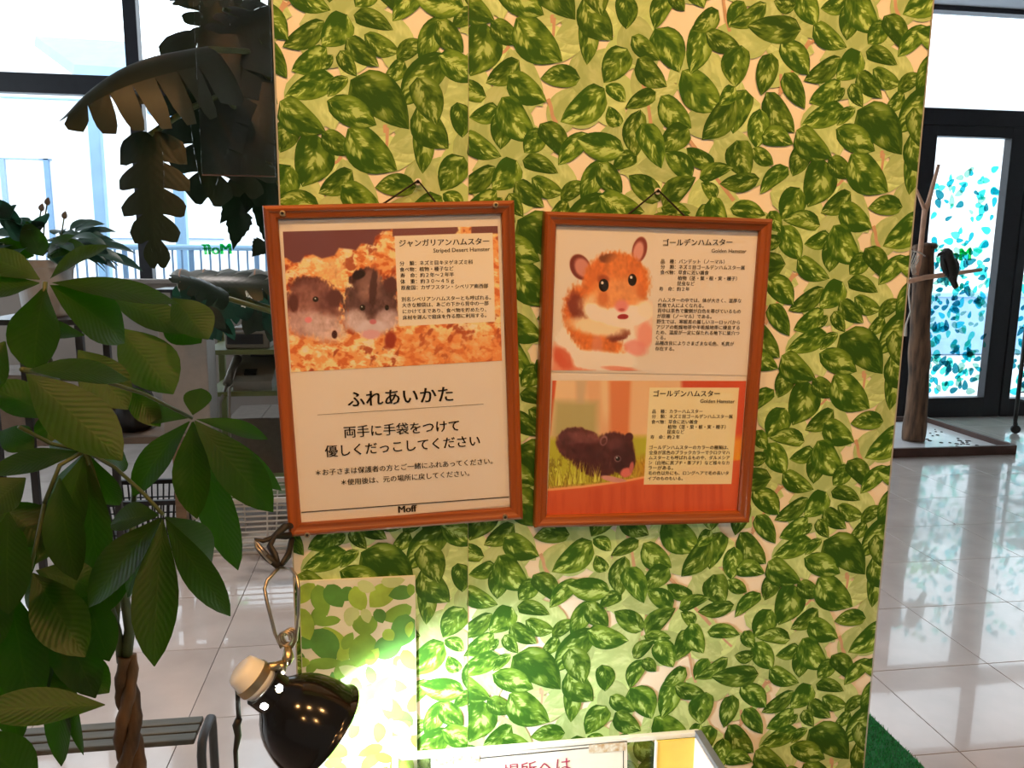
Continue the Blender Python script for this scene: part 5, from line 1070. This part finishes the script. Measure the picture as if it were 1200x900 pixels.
# --- pachira with braided trunk
PY = 0.12
pach = thing('pachira_plant', 'braided-trunk pachira with large hand-shaped leaves in the left foreground', 'houseplant', (P3(146, 900, PY).x, PY, 0))
rn = random.Random(9)
HUBS = [
 (53, 330, -0.08, [(209, 356, .06, 47, .4), (128, 288, .06, 34, .3), (-28, 297, .0, 44, .5), (-32, 350, -.03, 44, .4), (40, 436, -.02, 70, .6), (146, 402, .05, 74, .6)]),
 (225, 490, 0.16, [(231, 608, -.06, 50, .7), (320, 600, .0, 56, .5), (156, 582, -.04, 46, .5), (236, 455, .05, 34, .3), (314, 515, .05, 24, .2), (160, 486, .04, 30, .3), (279, 668, .08, 56, .5), (330, 575, .08, 30, .2)]),
 (191, 603, -0.02, [(104, 712, -.05, 66, .7), (181, 781, -.07, 58, .8), (270, 722, .0, 44, .5), (130, 614, .02, 44, .4), (246, 668, .10, 60, .1), (150, 700, .05, 50, .2)]),
 (26, 433, -0.18, [(143, 540, -.04, 76, .8), (152, 446, .06, 54, .8)]),
 (36, 667, -0.02, [(100, 770, -.06, 66, .5), (118, 690, .02, 48, .4), (-24, 612, -.02, 56, .4), (-12, 760, .0, 56, .4), (80, 612, .05, 40, .2), (62, 745, .05, 40, .1)]),
 (100, 528, 0.06, [(66, 660, -.04, 52, .3), (118, 690, .0, 44, .3), (140, 592, .03, 40, .3), (-15, 556, -.05, 46, .6), (150, 545, .05, 46, .3), (45, 630, .06, 40, .1), (60, 515, .06, 30, .0)]),
 (72, 760, 0.06, [(128, 812, -.02, 44, .3), (20, 850, -.03, 44, .4), (98, 885, .0, 27, .4), (72, 898, .02, 40, .4), (0, 780, .02, 50, .3)]),
]
def nrm(tilt, r): return (tocam*(0.55+0.25*tilt)+Vector((r.uniform(-.25, .25), 0, 0.45+0.4*tilt))).normalized()
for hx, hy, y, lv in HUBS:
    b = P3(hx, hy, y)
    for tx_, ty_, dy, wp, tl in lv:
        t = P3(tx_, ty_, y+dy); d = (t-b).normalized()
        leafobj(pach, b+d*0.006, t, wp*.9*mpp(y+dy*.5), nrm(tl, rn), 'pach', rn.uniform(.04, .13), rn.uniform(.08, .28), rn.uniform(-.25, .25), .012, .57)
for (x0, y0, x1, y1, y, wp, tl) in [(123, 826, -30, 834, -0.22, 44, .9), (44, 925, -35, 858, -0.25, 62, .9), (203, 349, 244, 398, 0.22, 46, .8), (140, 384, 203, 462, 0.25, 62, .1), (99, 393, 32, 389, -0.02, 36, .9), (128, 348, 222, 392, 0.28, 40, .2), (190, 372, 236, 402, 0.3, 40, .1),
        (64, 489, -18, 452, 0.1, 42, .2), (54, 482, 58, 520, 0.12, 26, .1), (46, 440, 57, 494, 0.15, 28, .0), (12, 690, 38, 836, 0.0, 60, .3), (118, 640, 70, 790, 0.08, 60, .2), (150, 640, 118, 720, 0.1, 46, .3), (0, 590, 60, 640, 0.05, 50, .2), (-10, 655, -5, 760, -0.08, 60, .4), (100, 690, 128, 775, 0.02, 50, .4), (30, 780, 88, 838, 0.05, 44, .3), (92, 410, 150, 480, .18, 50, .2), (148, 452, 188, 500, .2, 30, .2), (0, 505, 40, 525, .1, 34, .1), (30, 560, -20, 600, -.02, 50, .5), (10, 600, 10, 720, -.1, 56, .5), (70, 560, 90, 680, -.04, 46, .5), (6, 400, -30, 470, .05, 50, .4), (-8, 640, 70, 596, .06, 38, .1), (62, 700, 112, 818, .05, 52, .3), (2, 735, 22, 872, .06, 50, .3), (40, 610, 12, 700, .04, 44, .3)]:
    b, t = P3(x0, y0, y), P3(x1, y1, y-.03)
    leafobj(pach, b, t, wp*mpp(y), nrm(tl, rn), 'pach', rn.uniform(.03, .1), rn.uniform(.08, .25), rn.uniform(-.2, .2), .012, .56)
def stem(parent, pts, r, m='stemg', name='stem'):
    q = MB(); q.tube([P3(*p) for p in pts], r, 8); return q.build(name, M[m], parent, smooth=True)
for pts, r in [([(147, 775, .12), (152, 738, .12), (146, 700, .1), (128, 640, .08), (112, 570, .07), (100, 528, .06), (84, 478, .03), (68, 446, 0)], [.009, .008, .007, .006, .006, .005, .004, .004]),
               ([(143, 775, .12), (138, 740, .12), (124, 690, .1), (92, 660, .05), (60, 640, .03)], [.008, .006, .005, .004, .003]), ([(150, 775, .13), (135, 735, .13), (138, 690, .14), (155, 620, .16), (158, 560, .16)], [.008, .006, .006, .005, .004]),
               ([(100, 528, .06), (135, 548, .04), (170, 580, .0), (191, 603, -.02)], .0026), ([(70, 444, 0), (120, 446, .05), (170, 462, .1), (225, 490, .16)], .0026), ([(66, 446, 0), (52, 400, -.05), (51, 360, -.08), (53, 330, -.08)], .0028), ([(68, 446, 0), (45, 436, -.1), (26, 433, -.18)], .003),
               ([(52, 590, .04), (44, 630, 0), (36, 667, -.02)], .0028), ([(100, 528, .06), (70, 545, .03), (52, 590, .02)], .003), ([(125, 690, .1), (95, 730, .08), (72, 760, .06)], .004), ([(100, 528, .06), (60, 520, .04), (22, 500, .0)], .0026)]:
    stem(pach, pts, r, 'stemg', 'stem')
tb_ = P3(148, 768, PY); ta = Vector((P3(142, 900, PY).x, PY, 0.30))
for k_ in range(3):
    pts = []; rad = []; n = 46
    for i in range(n+1):
        s = i/n; c = ta.lerp(tb_, s); ph = s*13+k_*2.094; rr = 0.0145*(1-.55*max(0, s-.6)/.4)
        pts.append(c+Vector((math.cos(ph)*rr, math.sin(ph)*rr*.8, 0))); rad.append(.0135*(1-.35*s)+.0012*math.sin(i*1.9+k_))
    q = MB(); q.tube(pts, rad, 10); q.build('trunk_strand', M['bark2'], pach, smooth=True)
pot(pach, (ta.x, PY, 0), 0.15, 0.32)
# --- monstera against the window
def monstera_leaf(parent, b, t, w, n, bend=.15, droop=.35, nl=6, inner=.34, m='mons', seed=0, gap=.28):
    b = Vector(b); t = Vector(t); axv = t-b; L = axv.length; d = axv.normalized(); n = Vector(n); n = (n-d*n.dot(d)).normalized(); sd = d.cross(n); r = random.Random(seed)
    def pt(s, v):
        s_ = min(max(s, 0), 1); pr = (math.sin(math.pi*min(1, (s_*.93+.07))**.62))**.7 if s_ < 1 else 0.05
        pr = max(pr, .1); av = abs(v)
        return b+axv*s+n*(bend*L*math.sin(math.pi*s*.8))+sd*(v*pr*w/2)+d*(av**1.6*L*.10-(0.10*L*av if s < .12 else 0))-n*(droop*av**1.7*pr*w/2)
    q = MB(); R_ = 13; vs5 = (-inner, -inner/2, 0, inner/2, inner)
    q.grid([[pt(j/(R_-1), v) for v in vs5] for j in range(R_)], [(j/(R_-1), .5+v/2) for j in range(R_) for v in vs5])
    for sg in (-1, 1):
        for i in range(nl):
            s0 = i/nl; s1 = (i+1)/nl; g = gap*(0.6+.6*r.random())
            P = []; U = []
            for j in range(6):
                f = j/5; v = inner+(1-inner)*f*(.88+.12*r.random()); mid = (s0+s1)/2; half = (s1-s0)/2*(1-(g*1.0*math.sin(f*math.pi*.5)))
                if f > .7: half *= 1-1.6*(f-.7)
                row = [pt(mid-half+2*half*kk/3, sg*v) for kk in range(4)]
                P.append(row); U += [(mid-half+2*half*kk/3, .5+sg*v/2) for kk in range(4)]
            q.grid(P, U)
    return q.build('leaf', M[m], parent, smooth=True, org=b)
MY = 0.95
mon = thing('monstera_plant', 'tall monstera with split leaves dark against the bright window', 'houseplant', (P3(330, 400, MY).x-.05, MY+.25, 0))
side = Vector((0, -.9, .45))
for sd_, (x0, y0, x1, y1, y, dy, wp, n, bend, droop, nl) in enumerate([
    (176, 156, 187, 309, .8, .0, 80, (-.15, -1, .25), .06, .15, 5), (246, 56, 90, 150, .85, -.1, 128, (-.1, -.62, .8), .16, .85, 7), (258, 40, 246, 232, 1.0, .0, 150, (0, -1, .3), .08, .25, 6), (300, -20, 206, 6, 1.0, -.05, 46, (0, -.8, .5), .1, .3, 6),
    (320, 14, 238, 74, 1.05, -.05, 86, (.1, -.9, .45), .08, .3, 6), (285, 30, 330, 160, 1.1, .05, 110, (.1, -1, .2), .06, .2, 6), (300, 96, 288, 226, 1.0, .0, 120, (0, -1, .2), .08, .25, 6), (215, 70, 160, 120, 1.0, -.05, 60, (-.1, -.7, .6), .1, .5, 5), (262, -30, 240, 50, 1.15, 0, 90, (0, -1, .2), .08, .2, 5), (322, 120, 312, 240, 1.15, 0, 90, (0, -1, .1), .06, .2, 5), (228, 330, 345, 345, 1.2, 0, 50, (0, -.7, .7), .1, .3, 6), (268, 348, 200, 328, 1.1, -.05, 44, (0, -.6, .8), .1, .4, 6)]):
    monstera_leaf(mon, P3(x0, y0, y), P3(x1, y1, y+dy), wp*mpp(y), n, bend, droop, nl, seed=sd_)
for pts in [[(385, 420, 1.2), (350, 250, 1.2), (322, 100, 1.15), (300, 30, 1.1), (262, 10, 1.05)], [(350, 260, 1.2), (300, 160, 1.05), (262, 110, .95), (220, 128, .85), (176, 158, .8)], [(322, 100, 1.15), (290, 60, 1.0), (246, 58, .85)], [(326, 200, 1.2), (316, 60, 1.1), (318, -40, 1.1)], [(380, 400, 1.2), (340, 372, 1.2), (268, 350, 1.1)], [(380, 400, 1.2), (320, 362, 1.2), (228, 332, 1.2)]]: stem(mon, pts, .007, 'stemg', 'stem')
e = P3(385, 420, 1.2); q = MB(); q.tube([e, Vector((e.x, 1.2, .6)), Vector((e.x+.05, 1.2, .3))], [.01, .014, .018], 10); q.build('stem', M['stemg'], mon, smooth=True); pot(mon, (e.x+.05, 1.2, 0), .16, .32)
# --- ivy with toothed leaves hanging beside the wall
ivy = thing('ivy_vine', 'dark toothed vine hanging between the monstera and the papered wall', 'houseplant', P3(315, 330, 1.35))
def toothed(parent, b, t, w, n, m='mons'):
    b = Vector(b); t = Vector(t); axv = t-b; d = axv.normalized(); n = Vector(n); n = (n-d*n.dot(d)).normalized(); sd = d.cross(n); L = axv.length
    prof = [(0, 0), (.02, .5), (.12, .92), (.16, .80), (.28, 1.0), (.32, .85), (.44, .86), (.48, .70), (.6, .62), (.64, .48), (.76, .38), (.8, .26), (1, 0)]
    mid = [b+axv*s-n*(.1*L*s*s) for s, _ in prof]; q = MB(); k_ = len(prof)
    vs = mid+[p+sd*v*w/2+n*.12*v*w for p, (s, v) in zip(mid, prof)]+[p-sd*v*w/2+n*.12*v*w for p, (s, v) in zip(mid, prof)]
    uv = [(s, .5) for s, v in prof]+[(s, .5+v/2) for s, v in prof]+[(s, .5-v/2) for s, v in prof]
    fs = [(i, i+1, k_+i+1, k_+i) for i in range(k_-1)]+[(i+1, i, 2*k_+i, 2*k_+i+1) for i in range(k_-1)]
    q.add(vs, fs, uv); return q.build('leaf', M[m], parent, smooth=True, org=b)
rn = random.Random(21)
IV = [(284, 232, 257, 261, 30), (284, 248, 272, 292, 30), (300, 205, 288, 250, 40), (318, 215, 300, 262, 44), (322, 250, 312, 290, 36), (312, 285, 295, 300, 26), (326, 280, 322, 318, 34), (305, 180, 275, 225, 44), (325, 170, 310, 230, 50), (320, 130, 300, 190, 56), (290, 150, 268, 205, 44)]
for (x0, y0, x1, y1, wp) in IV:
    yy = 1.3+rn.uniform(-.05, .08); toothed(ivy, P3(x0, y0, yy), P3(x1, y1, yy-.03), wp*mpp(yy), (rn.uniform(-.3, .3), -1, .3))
stem(ivy, [(330, 60, 1.42), (324, 150, 1.4), (318, 220, 1.38), (316, 290, 1.36), (322, 330, 1.36)], .005); stem(ivy, [(318, 220, 1.38), (296, 228, 1.35), (284, 236, 1.3), (284, 250, 1.3)], .003)
# --- leafy pot plant with small white flowers right of the window
fp = thing('flowering_plant', 'dark leafy plant with small white flowers under the window', 'houseplant', (P3(300, 400, 2.1).x, 2.2, 0))
base = P3(405, 392, 2.15); rn = random.Random(31)
for i in range(46):
    x1 = rn.uniform(205, 345); y1 = rn.uniform(322, 400); yy = 2.15+rn.uniform(-.15, .15); c = P3(x1, y1, yy); b0 = c+Vector((rn.uniform(-.08, .08)+(300-x1)*.0006, rn.uniform(-.03, .03), -.06-rn.random()*.07)) if y1 < 370 else c+Vector((rn.uniform(-.1, .1), 0, .08))
    leafobj(fp, b0, c, rn.uniform(.04, .075), (rn.uniform(-.5, .5), -1, rn.uniform(0, .8)), 'cool' if i % 3 else 'mons', .1, .2, 0, .01, .5, 7)
M['petal'] = mat('white_petals', (0.75, 0.72, 0.62), 0.6)
for (x, y) in ((284, 345), (288, 344), (302, 346), (299, 347), (286, 357), (294, 346)):
    c = P3(x, y, 1.95); q = MB()
    for a in range(5):
        t = a*1.257; dv_ = Vector((math.cos(t), 0, math.sin(t))); nn = Vector((-dv_.z, 0, dv_.x)); q.add([c, c+dv_*.007+nn*.005, c+dv_*.013+Vector((0, -.003, 0)), c+dv_*.007-nn*.005], [(0, 1, 2, 3)])
    q.build('flower', M['petal'], fp)
for k_ in range(6): q = MB(); q.tube([(base.x, 2.2, .3), (base.x+rn.uniform(-.1, .1), 2.2, .7), P3(rn.uniform(320, 345), 372, 2.15)], [.008, .006, .003], 7); q.build('stem', M['stemg'], fp, smooth=True)
pot(fp, (base.x, 2.2, 0), .17, .32)
# --- peace lily on a stand by the window, far left
pl = thing('peace_lily', 'peace lily in a white pot on a stand by the left window', 'houseplant', (P3(50, 330, 2.05).x, 2.05, .9))
pc = P3(52, 318, 2.05); rn = random.Random(41); pz = pc.z-.16
pot(pl, (pc.x, 2.05, pz-.0), .10, .2)
for i in range(70):
    a = rn.uniform(0, 6.28); L = rn.uniform(.16, .34); el = rn.uniform(.0, 1.1); b0 = Vector((pc.x+.03*math.cos(a), 2.05+.03*math.sin(a), pz+.2)); t0 = b0+Vector((math.cos(a)*math.cos(el)*L, math.sin(a)*math.cos(el)*L*.8, math.sin(el)*L*.7-.02)); m_ = b0.lerp(t0, .45)+Vector((0, 0, .03))
    leafobj(pl, m_, t0+Vector((0, 0, -.03)), rn.uniform(.045, .075), (rn.uniform(-.2, .2), -.5, 1), 'cool', .15, .2, 0, .01, .45, 7)
for (x0, y0, x1, y1, wp) in [(48, 300, 31, 259, 26), (55, 300, 100, 288, 26), (55, 300, 88, 276, 20), (40, 300, -10, 285, 28), (30, 280, 5, 258, 26), (20, 275, 4, 235, 20), (12, 262, 20, 240, 16), (10, 258, -8, 232, 20), (30, 272, 26, 255, 14)]:
    leafobj(pl, P3(x0, y0, 1.95), P3(x1, y1, 1.9), wp*mpp(1.95), (0, -.8, .7), 'cool' if x0 < 40 else 'pach', .12, .2, 0, .01, .45, 8)
for (x, y, dx) in ((49, 241, 5), (56, 234, 6), (76, 250, 8)):
    q = MB(); q.tube([P3(50, 300, 2.0), P3(x-4, y+25, 1.98), P3(x-1, y+6, 1.95)], .0025, 6); q.build('flower_stalk', M['stemg'], pl, smooth=True)
    q = MB(); leaf_geo(q, P3(x-1, y+7, 1.95), P3(x+1, y-3, 1.94), 6*mpp(1.95), (.2, -1, .1), .1, .3, 6); q.build('flower', M['carton'], pl, smooth=True)
ps = thing('plant_stand', 'dark plant stand under the white peace lily pot', 'stand', (pc.x, 2.05, 0))
q = MB(); q.bevbox((pc.x, 2.05, pz-.012), (.34, .3, .02), .003); q.build('stand_top', M['dark_pl'], ps)
for sx in (-1, 1):
    for sy in (-1, 1): q = MB(); q.bevbox((pc.x+sx*.15, 2.05+sy*.13, (pz-.022)/2), (.025, .025, pz-.022), .002); q.build('leg', M['dark_pl'], ps)
# --- clear hanging sheet between monstera and the wall
M['sheet_clear'] = glassmat('clear_hanging_sheet', (0.90, 0.89, 0.86), 0.035, 0.03)
hs = thing('acrylic_sheet', 'clear acrylic sheet hanging in front of the monstera, lower edge visible', 'panel', P3(280, 205, .5))
a, c = P3(237, 205, .5), P3(323, 205, .5); zt = ZC
q = MB(); q.box(((a.x+c.x)/2, .5, (a.z+zt)/2), (c.x-a.x, .004, zt-a.z)); q.build('sheet', M['sheet_clear'], hs)
q = MB(); q.box(((a.x+c.x)/2, .4995, a.z), (c.x-a.x, .005, .002)); q.build('lower_edge', M['tray_wood'], hs)
